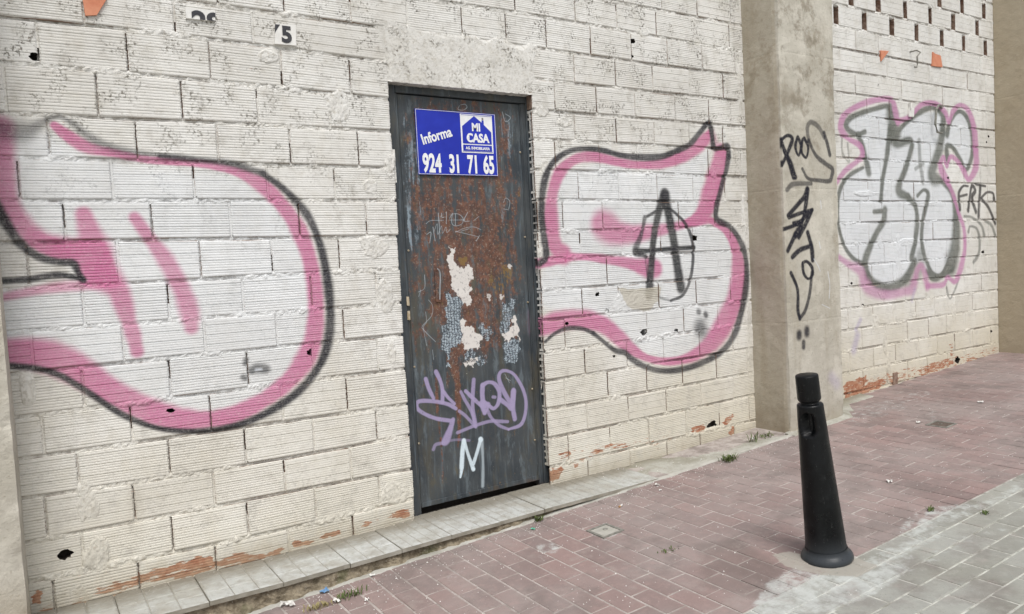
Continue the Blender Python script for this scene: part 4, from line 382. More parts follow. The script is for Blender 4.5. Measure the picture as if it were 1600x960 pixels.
M_IRON = simple('grey_iron', (.16, .16, .14), (.26, .25, .22), 40, .7, .4, .001, 160)
M_RUSTI = simple('rusty_dark_iron', (.07, .055, .045), (.13, .10, .08), 60, .8, .3, .001, 160)
M_BRASS = simple('worn_brass', (.35, .27, .16), (.48, .42, .32), 60, .6, .5, .0005, 90)
M_VOID = simple('void_shade', (.03, .025, .02), (.04, .035, .03), 20)  # near-black colour paints in the shade inside wall holes and behind the door
M_PLBLUE = simple('blue_wrapper', (.10, .22, .40), (.18, .32, .5), 60, .4, .4, .0005, 90)
M_PLGREEN = simple('green_wrapper', (.10, .40, .28), (.15, .5, .35), 60, .4, .4, .0005, 90)

# ------------------------------------------------------------------ bricks
NRIB = 13; RIBK = 1.
def brick_mesh(xl, xr, zbl, zbr, ztl, ztr, dep=.055, y0=0.):
    """ribbed front, four bare sides; corners follow the course lines"""
    mb = MB(); W_ = xr - xl; e = min(.005, W_*.2)
    cols = [0, e/W_] + ([.35, .68] if W_ > .12 else []) + [1-e/W_, 1]
    tilt = RND.uniform(-.0025, .0025); lean = RND.uniform(-.002, .002); ph = RND.random()
    rows = [(0, .005), (.03, .0005)]; rk0 = RND.uniform(.35, 1.15)
    for i in range(NRIB):
        a = .035 + .93*i/NRIB; p = .93/NRIB; rk = rk0; g = (.0038 if i % 4 == int(ph*4) else .0020*rk)*RIBK
        rows += [(a + p*.16, 0), (a + p*.62, 0), (a + p*.89, g)]
    rows += [(.975, .0005), (1, .005)]
    # rough, knocked corners
    P = []
    w = [RND.uniform(-.0022, .0022) for _ in cols]
    chip = [RND.uniform(.004, .012) if RND.random() < .22 else 0 for _ in range(4)]
    for ri, (v, yy) in enumerate(rows):
        r = []
        for ci, u in enumerate(cols):
            x = xl + W_*u; z = (zbl*(1-u)+zbr*u)*(1-v) + (ztl*(1-u)+ztr*u)*v
            y = yy + y0 + tilt*(u-.5) + lean*(v-.5)
            if ci in (0, len(cols)-1): y += .005; x += RND.uniform(-.0014, .0014)
            if ri in (0, len(rows)-1): z += w[ci]; y += RND.uniform(0, .002)
            ck = (0 if ri < 3 else 2 if ri > len(rows)-4 else -1); cc_ = (0 if ci == 0 else 1 if ci == len(cols)-1 else -1)
            if ck >= 0 and cc_ >= 0 and chip[ck+cc_]:
                h_ = chip[ck+cc_]; y += h_*.9; x += h_*(1 if cc_ == 0 else -1)*.5
            r.append((x, y, z))
        P.append(r)
    mb.grid(P, 0)
    nc = len(cols); nr = len(rows); n0 = len(mb.v); back = y0 + dep
    ring = [(0, c) for c in range(nc)] + [(r, nc-1) for r in range(1, nr)] + [(nr-1, c) for c in range(nc-2, -1, -1)] + [(r, 0) for r in range(nr-2, 0, -1)]
    # sides straight back from the border, merged to four corner points behind
    cor = [(xl, back, zbl), (xr, back, zbr), (xr, back, ztr), (xl, back, ztl)]; mb.v += cor
    idx = lambda r, c: r*nc + c
    mb.f.append([idx(0, c) for c in range(nc-1, -1, -1)] + [n0, n0+1]); mb.m.append(1)
    mb.f.append([idx(nr-1, c) for c in range(nc)] + [n0+2, n0+3]); mb.m.append(1)
    mb.f.append([idx(r, 0) for r in range(nr)] + [n0+3, n0]); mb.m.append(1)
    mb.f.append([idx(r, nc-1) for r in range(nr-1, -1, -1)] + [n0+1, n0+2]); mb.m.append(1)
    mb.f.append((n0, n0+3, n0+2, n0+1)); mb.m.append(1)
    return mb
def hole_cut(o, x, z, r):
    seg = 16; vs = []; fs = []
    rr = [r*1.2*RND.uniform(.75, 1.2) for _ in range(seg)]
    for y in (-.03, .048):
        for k in range(seg): a = 2*math.pi*k/seg; vs.append((x + 1.25*rr[k]*math.cos(a), y, z + rr[k]*math.sin(a)*.85))
    fs = [tuple(range(seg-1, -1, -1)), tuple(range(seg, 2*seg))] + [(k, (k+1) % seg, seg+(k+1) % seg, seg+k) for k in range(seg)]
    me = bpy.data.meshes.new('cut'); me.from_pydata(vs, [], fs); me.materials.append(M_VOID); c = bpy.data.objects.new('cut', me); COL.objects.link(c); c.parent = o.parent
    bm = bmesh.new(); bm.from_mesh(me); bmesh.ops.recalc_face_normals(bm, faces=bm.faces[:]); bm.to_mesh(me); bm.free()
    bm = bmesh.new(); bm.from_mesh(o.data); bmesh.ops.recalc_face_normals(bm, faces=bm.faces[:]); bm.to_mesh(o.data); bm.free()
    m = o.modifiers.new('b', 'BOOLEAN'); m.operation = 'DIFFERENCE'; m.object = c; m.solver = 'EXACT'; m.material_mode = 'TRANSFER'
    dg = bpy.context.evaluated_depsgraph_get(); dg.update(); new = bpy.data.meshes.new_from_object(o.evaluated_get(dg))
    o.modifiers.clear()
    if len(new.polygons) > 20: o.data = new
    bpy.data.objects.remove(c)
def lay_brick(parent, mb, y0=0):
    bx = [v[0] for v in mb.v]; bz = [v[2] for v in mb.v]
    o = mb.build('brick', parent=parent, mats=[M_WALL, M_BARE])
    for hx, hz, r in HOLES:
        if min(bx) < hx < max(bx) and min(bz) < hz < max(bz): hole_cut(o, hx, hz, r)
    return o
GAP = .0105
def course(parent, xs, zb, zt, dep=.055, gap=.0055, open_=False, plugs=None, y0=0., cut=0, yj=.003):
    for a, b in zip(xs[:-1], xs[1:]):
        g = gap/2
        if b - a < .04: continue
        xl, xr = a+g*RND.uniform(.8, 1.25), b-g*RND.uniform(.8, 1.25)
        if a == xs[0]: xl = a
        if b == xs[-1]: xr = b
        h = GAP*RND.uniform(.75, 1.15)/1.0
        y = y0 + RND.uniform(-yj, yj*.6)
        mb = brick_mesh(xl, xr, zb(xl)+h*.55, zb(xr)+h*.55, zt(xl)-h*.75, zt(xr)-h*.75, dep, y)
        lay_brick(parent, mb)
    if plugs is not None and not open_:
        for j in xs[1:-1]:
            za, zc = zb(j)+.006, zt(j)-.006; s = RND.random()
            if s < .40: segs = [(za, zc, .003)]
            elif s < .62: c = za + (zc-za)*RND.uniform(.3, .7); segs = [(za, c, .004), (c, zc, .03)] if RND.random() < .5 else [(za, c, .03), (c, zc, .005)]
            else: segs = [(za, zc, RND.uniform(.007, .026))]
            for q0, q1, yy in segs: plugs.box((j-gap*.8, yy+RND.uniform(0, .003), q0), (j+gap*.8, .05, q1))
def hn(x, z, s=1., k=0): return noise.noise(Vector((x*s, z*s, k*7.31)))
def mortar_bed(parent, x0, x1, zf, k, proud=.0):
    xs = np.arange(x0, x1 + .0001, .0085); P = [[] for _ in range(8)]
    offs = [-.019, -.013, -.008, -.003, .003, .008, .013, .019]
    for x in xs:
        z = zf(x); a = hn(x, k, 3.1, k); b = hn(x, k, 26, k+3); c = hn(x, k, 75, k+9); lump = max(0, hn(x, k, 8, k+5)-.05)
        mid = .0072 - .010*a - proud - .012*lump + .002*c
        for i, o_ in enumerate(offs):
            e = abs(o_)/.019; zz = z + o_*(1 + .25*b) + .003*c
            n3 = hn(x, z+o_, 48, k+1)*.0062 + hn(x, z+o_, 120, k+2)*.0034
            y = mid + n3 + (e**2)*.0045 + (.012 if e > .99 else 0)
            P[i].append((x, y, zz))
    mb = MB(); mb.grid(P); return mb.build('mortar_bed', M_MORT, parent)
def patch(parent, cx, cz, rx, rz, h=.006, mat=None, seed=0, name='mortar_patch', y=.0):
    n = 22; P = []
    for i in range(n+1):
        r = []
        for j in range(n+1):
            u = 2*j/n-1; v = 2*i/n-1; x = cx+u*rx*1.3; z = cz+v*rz*1.3
            d = math.hypot(u*1.3, v*1.3) + .45*hn(x, z, 14, seed) + .2*hn(x, z, 45, seed+4)
            y_ = y + .008 - min(1, max(0, (1.12-d)*2.6))*(.0082+h*.4) - .0024*hn(x, z, 60, seed+2) - .0014*hn(x, z, 150, seed+3)
            r.append((x, y_, z))
        P.append(r)
    mb = MB(); mb.grid(P); return mb.build(name, mat or M_MORT, parent)

LX = np.linspace(-.1, 1.55, 5); RX = np.linspace(2.3, 4.05, 5)
def zline(k, x):
    if k < 0 or k > 15: return k*.16
    if x <= 1.55: return k*.16 + float(np.interp(x, LX, ROWDEV_L[k]))
    if x >= 2.3: return k*.16 + float(np.interp(x, RX, ROWDEV_R[k]))
    return k*.16 + float(np.interp(x, [1.55, 2.3], [ROWDEV_L[k][-1], ROWDEV_R[k][0]]))
DX0, DX1, DTOP = 1.527, 2.338, 1.992
wall = thing('brick_wall', 'long limewashed hollow brick wall around the rusty door, sprayed with large pink and black letters', 'wall', loc=(2, 0, -.2))
LOC = Matrix.Translation((-2, 0, .2))
plugs = MB()
for k in range(-1, 18):
    RIBK = 1. if k < 9 else .72
    zb = (lambda k: (lambda x: zline(k, x) if k >= 0 else -.16))(k); zt = (lambda k: (lambda x: zline(k+1, x)))(k)
    jl = [j for j in JOINT_L.get(k, []) if j < DX0-.03]; jr = [j for j in JOINT_R.get(k, []) if j > DX1+.03]
    if k >= 14:
        if k >= 15: jl = [(.15 if k % 2 else .30) + .302*i for i in range(8)]
        if k == 14: jl = [.22] + jl + [1.64, 1.94, 2.2]
        if k >= 16: jr = [(2.56 if k % 2 else 2.41) + .3*i for i in range(6)]; jr = [j for j in jr if j < 3.97]
        jr = [j for j in jr if j > (jl[-1] if jl else 0)+.1]
        course(wall, [-.06] + jl + jr + [4.02], zb, zt, plugs=plugs)
    else:
        jl = [j for j in jl if j > .0]
        if k == 13: course(wall, [-.06] + jl[:-1] + [DX0-.002 if False else 1.52], zb, zt, plugs=plugs)
        else: course(wall, [-.06] + jl + [DX0 + RND.uniform(-.006, .003)], zb, zt, plugs=plugs)
        x1 = DX1 + RND.uniform(-.003, .004)
        course(wall, [x1] + jr + [4.02], zb, zt, plugs=plugs, dep=.012 if k < 12 else .055)
        if 0 <= k < 12:   # open cells of the cut brick ends in the door reveal
            c = MB(); za, zc = zb(x1)+.008, zt(x1)-.009; dz = (zc-za)/4
            for i in range(5):
                if i and i < 4 and RND.random() < .22: continue
                c.box((x1+.001+RND.uniform(0, .004), .0115, za+dz*i-.0055), (x1+.09, .115, za+dz*i+.0055), jit=.002)
            for yy in (.031, .058, .085): c.box((x1+.002+RND.uniform(0, .006), yy-.005, za), (x1+.09, yy+.005, zc), jit=.002)
            c.build('hollow_brick_end', M_WALL, wall)
for k in range(0, 18):
    zf = (lambda k: (lambda x: zline(k, x)))(k)
    pr = {2: .001, 4: .003, 6: .002, 9: .002, 1: .001, 7: .0025, 0: .004}.get(k, 0)
    if k >= 14: mortar_bed(wall, -.055, 4.015, zf, k, 0)
    else: mortar_bed(wall, -.055, DX0-.006, zf, k, pr); mortar_bed(wall, DX1+.004, 4.015, zf, k+.5, pr)
o = plugs.build('head_joint_mortar', M_MORT, wall, kind='stuff')
core = MB(); core.box((-.06, .054, -.3), (DX0-.001, .22, 2.95)); core.box((DX1+.09, .054, -.3), (4.02, .22, 2.95)); core.box((DX1+.001, .118, -.3), (DX1+.0895, .22, 2.0)); core.box((DX0-.0005, .054, DTOP), (DX1+.0895, .22, 2.95))
core.build('wall_core', M_CORE, wall)
# smooth cement lintel band above the door with ragged edges
nx, nz = 110, 44; P = []
for i in range(nz+1):
    r = []
    for j in range(nx+1):
        u, v = j/nx, i/nz; x = 1.47 + .93*u; z = DTOP + .29*v
        if i == 0: z = DTOP + .004*hn(x, 0, 40)
        dx = min((x-1.47), 2.40-x)/.05 + 1.3*hn(x, z, 11, 2) ; dz = (2.29-z)/.05 + 1.2*hn(x, z, 11, 5)
        m = max(0, min(1, min(dx, dz)))
        if i == 0: m = 1
        y = .009 - .0118*m - .003*hn(x, z, 7) - .0012*hn(x, z, 40, 1) - .0007*hn(x, z, 130, 3)
        if x > DX1 + .01 or x < DX0-.01: y += .001
        r.append((x, y, z))
    P.append(r)
lm = MB(); lm.grid(P); lm.grid([[(p[0], .07, p[2]) for p in P[0] if 1.525 < p[0] < 2.34], [p for p in P[0] if 1.525 < p[0] < 2.34]]); lm.build('lintel_render', M_MORT, wall)
for i, (cx, cz, rx, rz) in enumerate([(1.27, 1.86, .06, .09), (.152, .27, .045, .085), (.175, .07, .05, .075), (1.43, .05, .075, .07), (1.445, .99, .04, .09), (1.46, .72, .03, .08),
        (1.40, 1.22, .07, .06), (1.5, 1.6, .03, .06), (1.40, 1.5, .04, .05), (.05, 1.33, .03, .06), (.97, 2.05, .05, .03), (.1, -.06, .05, .05), (2.40, 1.92, .04, .05), (2.55, 1.86, .06, .03),
        (3.86, 1.72, .03, .06), (3.70, 1.62, .03, .05), (2.40, 1.62, .03, .05), (2.37, 1.15, .03, .06), (3.15, 2.42, .05, .03), (1.1, 1.35, .03, .05), (.3, 2.2, .07, .03), (3.97, 1.3, .03, .2), (3.975, .6, .03, .25), (3.97, 2.1, .025, .25), (.0, .75, .03, .1)]):
    patch(wall, cx, cz, rx, rz, seed=i)
patch(wall, 2.955, .86, .15, .068, .003, seed=40)
M4 = LOC
for ch in wall.children: ch.data.transform(M4)

# second stretch of wall, beyond the pier: upper head joints left open
wall2 = thing('brick_wall', 'far stretch of white brick wall between two cement piers, upper joints left open as dark slots', 'wall', loc=(5.9, 0, 0))
plugs = MB()
def z2(k): return .664 + .1555*(k-4)
def J2row(k):
    if k in JOINT_2: l = [j for j in JOINT_2[k]]
    elif k == 20: l = [5.03, 5.38, 5.73, 6.08, 6.43, 6.78, 7.13]
    else: l = [j + RND.uniform(-.02, .02) for j in JOINT_2[14 if k % 2 == 0 else 13]]
    f = l[0] - .30
    if k == 19: l = [4.95, 5.3, 5.65] + l; f = 4.6
    if f > 4.66: l = [f] + l
    return [j for j in l if 4.63 < j < 7.22]
RIBK = .55
for k in range(-1, 21):
    za, zb_ = z2(k), z2(k+1); w1, w2 = RND.uniform(-.002, .002), RND.uniform(-.002, .002)
    zb = (lambda za: (lambda x: za + .0035*hn(x, za, .8)))(za); zt = (lambda za: (lambda x: za + .0035*hn(x, za, .8)))(zb_)
    op = k >= 17
    course(wall2, [4.58] + J2row(k) + [7.273], zb, zt, gap=.060 if op else .005, open_=op, plugs=plugs, dep=.12 if op else .055, yj=.002)
    mortar_bed(wall2, 4.59, 7.268, zb, 30+k, -.001 if k > 8 else .001)
plugs.build('head_joint_mortar', M_MORT, wall2, kind='stuff')
core = MB(); core.box((4.58, .054, -.3), (7.273, .22, z2(17)-.004)); core.box((4.58, .34, z2(17)-.002), (7.273, .38, z2(21))); core.build('wall_core', M_CORE, wall2)
for i, (cx, cz, rx, rz) in enumerate([(5.40, .52, .05, .09), (5.52, .36, .035, .10), (5.56, .20, .03, .09), (5.5, .75, .07, .06), (6.52, .52, .04, .12), (5.72, .98, .05, .22), (5.85, 1.12, .2, .03), (5.3, 1.5, .2, .025), (6.1, 1.42, .3, .02), (5.48, 1.15, .03, .1), (5.95, .55, .12, .02)]):
    patch(wall2, cx, cz, rx, rz, seed=60+i)
for i, (cx, cz) in enumerate([(5.64, .09)]):
    bb = MB(); bb.box((5.60, -.006, .0), (5.665, .05, .125), jit=.003); bevelled(bb.build('brick', M_BARE, wall2), .003, 1)
for ch in wall2.children: ch.data.transform(Matrix.Translation((-5.9, 0, 0)))
wire = MB()
def tube(mb, pts, r, n=6):
    rings = []; P_ = [Vector(p) for p in pts]
    for i, p in enumerate(P_):
        t = (P_[min(i+1, len(P_)-1)] - P_[max(i-1, 0)]).normalized(); a = t.orthogonal().normalized(); b = t.cross(a)
        rr = r[i] if isinstance(r, (list, tuple)) else r
        rings.append([tuple(p + (a*math.cos(2*math.pi*k/n) + b*math.sin(2*math.pi*k/n))*rr) for k in range(n)] )
    for q in rings: q.append(q[0])
    mb.grid(rings)
def wire_thing(label, pts, r, mat=None):
    mb = MB(); o = Vector(pts[0]); tube(mb, [Vector(p)-o for p in pts], r); return tag(mb.build('wire_hook', mat or M_IRON, loc=tuple(o)), label, 'hook')
wire_thing('bent black wire hook sticking out of the upper far wall between two orange shards', [(5.95, .0, 2.60), (5.96, -.05, 2.60), (5.99, -.06, 2.585), (5.95, -.055, 2.55), (5.965, -.05, 2.50), (5.95, -.05, 2.47), (5.93, -.045, 2.47)], .006)
wire_thing('angular bent rod set in the far wall over the middle sprayed letter', [(6.40, .0, 2.20), (6.30, -.03, 2.21), (6.24, -.04, 2.17), (6.22, -.04, 2.05), (6.25, -.04, 1.99), (6.32, -.04, 1.985)], .009)
tb = MB(); tb.box((-.035, -.012, -.035), (.03, .0, .03), jit=.004); tb.box((-.03, -.02, .02), (-.015, -.004, .07), jit=.003)
tag(tb.build('metal_bracket', M_TILEW, loc=(5.935, -.004, 2.135)), 'small white bent bracket on the far wall above the sprayed letters', 'bracket')

# ------------------------------------------------------------------ cement piers
def pier(x0, x1, yf, z1, label, seed):
    t = thing('cement_pier', label, 'column', loc=((x0+x1)/2, (yf+.2)/2, ground_z(x0))); mb = MB()
    zs = np.arange(-.45, z1+.01, .035)
    prof = []
    nxx = max(3, int((x1-x0)/.035)); nyy = max(3, int(-yf/.035))
    pts = [(x0, .2), (x0, 0)] + [(x0, yf*(i/nyy)) for i in range(1, nyy)] + [(x0+.006, yf)] + [(x0+(x1-x0)*i/nxx, yf) for i in range(1, nxx)] + [(x1-.006, yf)] + [(x1, yf*(1-i/nyy)) for i in range(1, nyy)] + [(x1, 0), (x1, .2)]
    pts[pts.index((x0+.006, yf))] = (x0+.006, yf)
    P = []
    for z in zs:
        r = []
        for i, (x, y) in enumerate(pts):
            n = .0035*hn(x*1.3+y, z, 3, seed) + .0015*hn(x+y*1.7, z, 22, seed+1)
            dx = dy = 0
            if abs(y-yf) < 1e-6: dy = n
            if x == x0: dx = n
            if x == x1: dx = -n
            if abs(x-x0-.006) < 1e-6 or abs(x-x1+.006) < 1e-6:
                c = max(0, hn(0, z, 9, seed+7))*.012 + max(0, hn(0, z, 33, seed+8))*.006; dy += c; dx += c*(1 if x < (x0+x1)/2 else -1)*.4
            r.append((x+dx, y+dy, z))
        P.append(r)
    mb.grid(P); mb.f.append(tuple(range(len(mb.v)-len(pts), len(mb.v)))); mb.m.append(0)
    o = mb.build('shaft', M_COL, t); o.data.transform(Matrix.Translation(-t.location)); return t
pier(-.62, -.048, -.27, 3.3, 'pale cement pier at the left edge of the photo, left of the pink letter', 1)
pier(4.008, 4.57, -.27, 3.3, 'square cement pier in the middle of the facade with black spray tags down its front', 5)
pier(7.275, 7.85, -.42, 3.3, 'brown cement pier at the far right end of the wall, without tags', 9)

# ------------------------------------------------------------------ door
door = thing('metal_door', 'rusty dark steel door with torn bills, lilac tag and white letter M', 'door', loc=(1.93, .06, -.1))
def dchild(mb, name, mat, bev=0, parent=None):
    o = mb.build(name, mat, parent or door)
    if bev: bevelled(o, bev, 1)
    o.data.transform(Matrix.Translation(-door.location)); return o
fr = MB(); fr.box((1.515, .052, -.16), (1.578, .13, 2.0)); dchild(fr, 'frame_post', M_FRAME, .003)
fr = MB(); fr.box((1.579, .060, -.16), (1.5905, .13, 1.955)); dchild(fr, 'frame_stop', M_FRAME, .0015)
fr = MB(); fr.box((2.332, .052, -.16), (2.365, .13, 2.0)); dchild(fr, 'frame_post', M_FRAME, .003)
fr = MB(); fr.box((2.304, .058, -.10), (2.3315, .13, 1.955)); dchild(fr, 'frame_stop', M_FRAME, .0015)
fr = MB(); fr.box((1.5785, .052, 1.958), (2.3315, .13, 2.0)); dchild(fr, 'frame_head', M_FRAME, .003)
nx, nz = 30, 70; P = []
for i in range(nz+1):
    P.append([(1.594 + .708*j/nx, .066 - .0035*hn(j/nx*.7, i/nz*2, 2.4, 3), -.070 + 2.022*i/nz) for j in range(nx+1)])
lf = MB(); lf.grid(P); b0 = .095
lf.box((1.594, .0725, -.070), (2.302, b0, 1.952)); leaf = dchild(lf, 'door_leaf', M_LEAF)
# folded edges of the sheet, lock slot, hinges, screws
e = MB(); e.box((1.5935, .0645, -.071), (1.6, .073, 1.953)); dchild(e, 'folded_edge', M_FRAME, .001)
e = MB(); e.box((2.297, .060, -.071), (2.303, .073, 1.953)); dchild(e, 'folded_edge', M_FRAME, .001)
e = MB(); e.box((1.594, .061, -.072), (2.302, .0655, -.048)); dchild(e, 'bottom_rail', M_LEAF, .001)
sl = MB(); sl.box((1.738, .0585, .94), (1.742, .066, 1.10)); sl.box((1.768, .0585, .94), (1.773, .066, 1.10)); sl.box((1.7425, .0585, 1.096), (1.7675, .066, 1.10)); sl.box((1.7425, .0585, .94), (1.7675, .066, .944)); sl.box((1.7426, .0625, .9445), (1.7674, .066, 1.0955)); dchild(sl, 'lock_slot', M_LEAF)
for hz, m in ((.955, M_BRASS), (.885, M_BRASS)):
    h = MB(); h.box((1.573, .047, hz-.022), (1.586, .053, hz+.022), jit=.0015); dchild(h, 'hinge_plate', m, .001)
for bx_, bz in ((1.60, .63), (2.29, 1.70), (2.29, .9), (2.29, .43), (1.605, 1.2), (2.292, 1.25), (1.6, .25), (2.29, .15)):
    h = MB(); tube(h, [(bx_, .0655, bz), (bx_, .0605, bz), (bx_, .0595, bz)], [.005, .0045, .002], 8); dchild(h, 'rivet', M_BRASS)
kh = MB(); kh.box((2.03, .0605, .635), (2.045, .065, .64)); 
def text(name, s, size, x, z, y, mat, parent, sx=1., bold=.0, rot=0., shear=0., align='LEFT', off=None, clip=None, ext=.0006):
    c = bpy.data.curves.new(name, 'FONT'); c.body = s; c.size = size; c.offset = bold; c.extrude = ext; c.align_x = align; c.resolution_u = 4; c.shear = shear
    t = bpy.data.objects.new(name, c); COL.objects.link(t); bpy.context.view_layer.update()
    dg = bpy.context.evaluated_depsgraph_get(); me = bpy.data.meshes.new_from_object(t.evaluated_get(dg)); bpy.data.objects.remove(t)
    me.transform(Matrix.Translation((x, y, z)) @ Matrix.Rotation(rot, 4, 'Y') @ Matrix.Rotation(math.pi/2, 4, 'X') @ Matrix.Diagonal((sx, 1, 1, 1)))
    me.materials.clear(); me.materials.append(mat)
    if clip:
        bm = bmesh.new(); bm.from_mesh(me)
        for co, no in clip: bmesh.ops.bisect_plane(bm, geom=bm.verts[:]+bm.edges[:]+bm.faces[:], plane_co=co, plane_no=no, clear_outer=True)
        bm.to_mesh(me); bm.free()
    o = bpy.data.objects.new(name, me); COL.objects.link(o); o.parent = parent
    if off is not None: me.transform(Matrix.Translation(-Vector(off)))
    return o
text('print_remnant', 'omprom', .027, 1.86, .618, .0635, M_BLK, door, .95, .0003, off=door.location, ext=.0003)
text('print_remnant', 'Gr', .03, 1.895, .575, .0635, M_BLK, door, .9, .0, off=door.location, ext=.0003)

# ------------------------------------------------------------------ estate agent sign stuck on the door
sx0, sx1, sz0, sz1, sy = 1.6795, 2.138, 1.570, 1.889, .0555
sign = thing('estate_agent_sign', 'blue and white estate agent sign with a phone number, stuck high on the rusty door', 'sign', loc=((sx0+sx1)/2, sy, sz0)); SO = sign.location
def schild(mb, name, mat): o = mb.build(name, mat, sign); o.data.transform(Matrix.Translation(-SO)); return o
p = MB(); p.box((sx0, sy, sz0), (sx1, sy+.004, sz1)); schild(p, 'panel', M_BLUE)
def strips(x0, z0, x1, z1, w, y, name, mat=M_WPR):
    m = MB()
    for a, b in (((x0, z0), (x1, z0+w)), ((x0, z1-w), (x1, z1)), ((x0, z0+w), (x0+w, z1-w)), ((x1-w, z0+w), (x1, z1-w))): m.box((a[0], y, a[1]), (b[0], y+.0014, b[1]))
    return schild(m, name, mat)
strips(sx0+.002, sz0+.002, sx1-.002, sz1-.002, .0018, sy-.0012, 'thin_border')
Wd, Hd = sx1-sx0, sz1-sz0
X_ = lambda u: sx0+Wd*u; Z_ = lambda v: sz1-Hd*v
# logo frame (white), house silhouette (blue) on a white sky
lx0, lx1, lz1, lz0 = X_(.545), X_(.955), Z_(.03), Z_(.64)
lg = MB(); lg.box((lx0, sy-.0012, lz0), (lx1, sy+.001, lz1)); logo = schild(lg, 'logo_panel', M_WPR)
def flat(pts, y, th=.0012):
    n = len(pts); vs = [(a, y, b) for a, b in pts] + [(a, y+th, b) for a, b in pts]
    fs = [tuple(range(n-1, -1, -1)), tuple(range(n, 2*n))] + [(i, (i+1) % n, n+(i+1) % n, n+i) for i in range(n)]
    m = MB(); m.v = vs; m.f = fs; m.m = [0]*len(fs); return m
lw, lh = lx1-lx0, lz1-lz0; LXf = lambda u: lx0+lw*u; LZf = lambda v: lz0+lh*v
house = [(.045, .235), (.955, .235), (.955, .56), (.73, .745), (.73, .86), (.665, .86), (.665, .80), (.43, .96), (.045, .68)]
def sub(o): o.parent = logo; return o
sub(schild(flat([(LXf(a), LZf(b)) for a, b in house], sy-.0022), 'house_silhouette', M_BLUE))
sub(schild(flat([(LXf(a), LZf(b)) for a, b in ((.045, .05), (.955, .05), (.955, .205), (.045, .205))], sy-.0022), 'caption_band', M_BLUE))
for a in (((.025, .03), (.975, .03), (.975, .04), (.025, .04)), ((.025, .96+.01), (.975, .97), (.975, .98), (.025, .98))):
    sub(schild(flat([(LXf(u), LZf(v)) for u, v in a], sy-.0022, .0009), 'fine_rule', M_BLUE))
sub(schild(flat([(LXf(a), LZf(b)) for a, b in ((.672, .87), (.722, .87), (.722, .93), (.672, .93))], sy-.0022, .0009), 'chimney_cap', M_IRON))
ty = sy-.0026
sub(text('lettering', 'MI', .055, LXf(.475), LZf(.575), ty, M_WPR, sign, .92, .0021, off=SO, align='CENTER'))
sub(text('lettering', 'CASA', .060, LXf(.515), LZf(.285), ty, M_WPR, sign, .88, .0024, off=SO, align='CENTER'))
sub(text('lettering', 'I', .026, LXf(.235), LZf(.34), ty-.001, M_WPR, sign, 1.1, .0006, off=SO, align='CENTER'))
sub(text('lettering', 'AG. INMOBILIARIA', .0195, LXf(.5), LZf(.088), ty, M_WPR, sign, .88, .0006, off=SO, align='CENTER'))
text('lettering', 'Informa', .070, X_(.07), Z_(.545), ty+.0015, M_WPR, sign, .80, .0018, rot=math.radians(-16.5), off=SO)
for s_, u in (('924', .055), ('31', .375), ('71', .605), ('65', .81)):
    text('lettering', s_, .124, X_(u), Z_(.955), ty+.0015, M_WPR, sign, .56 if len(s_) > 2 else .54, .0044, off=SO)

# ------------------------------------------------------------------ house number tiles and shards
def plate(name, pts, mat, th, label, cat, y=-.009):
    c = Vector((sum(p[0] for p in pts)/len(pts), y, sum(p[1] for p in pts)/len(pts)))
    t = thing(name, label, cat, loc=tuple(c)); m = flat([(a, b) for a, b in reversed(pts)], y, th); o = m.build('tile_body', mat, t); o.data.transform(Matrix.Translation(-c)); return t, c
def clipq(pts):
    cl = []; n = len(pts); cx = sum(p[0] for p in pts)/n; cz = sum(p[1] for p in pts)/n
    for i in range(n):
        a, b = pts[i], pts[(i+1) % n]; no = Vector((b[1]-a[1], 0, a[0]-b[0]))
        if no.dot(Vector((cx-a[0], 0, cz-a[1]))) > 0: no = -no
        cl.append((Vector((a[0], 0, a[1])), no.normalized()))
    return cl
pa, c = plate('number_tile', PLATEA, M_TILEW, .012, 'broken white number tile showing only the tops of two black digits', 'number tile')
q = clipq(PLATEA)
text('digits', '29', .105, .668, 2.127, -.0105, M_BLK, pa, 1.12, .004, off=c, clip=q)
pb, c = plate('number_tile', PLATEB, M_TILEW, .014, 'tilted white number tile with a black 5, right of the broken tile', 'number tile')
text('digits', '5', .094, 1.030, 2.118, -.0105, M_BLK, pb, 1.0, .004, off=c, clip=clipq(PLATEB))
m = flat([(1.002, 2.150), (1.006, 2.188), (1.027, 2.189)][::-1], -.0103); o = m.build('digits', M_BLK, pb); o.data.transform(Matrix.Translation(-c))
for nm, pts, lab in (('tile_shard', SHARD0, 'orange tile shard stuck at the top left of the wall'), ('tile_shard', SHARD1, 'triangular orange tile shard high on the far wall'), ('tile_shard', SHARD2, 'five sided orange tile shard high on the far wall, right of the wire hook')):
    cx, cz = sum(p[0] for p in pts)/len(pts), sum(p[1] for p in pts)/len(pts)
    m = flat([(a-cx, b-cz) for a, b in reversed(pts)], 0, .012); tag(m.build(nm, M_TERRA, loc=(cx, -.010, cz)), lab, 'tile shard')

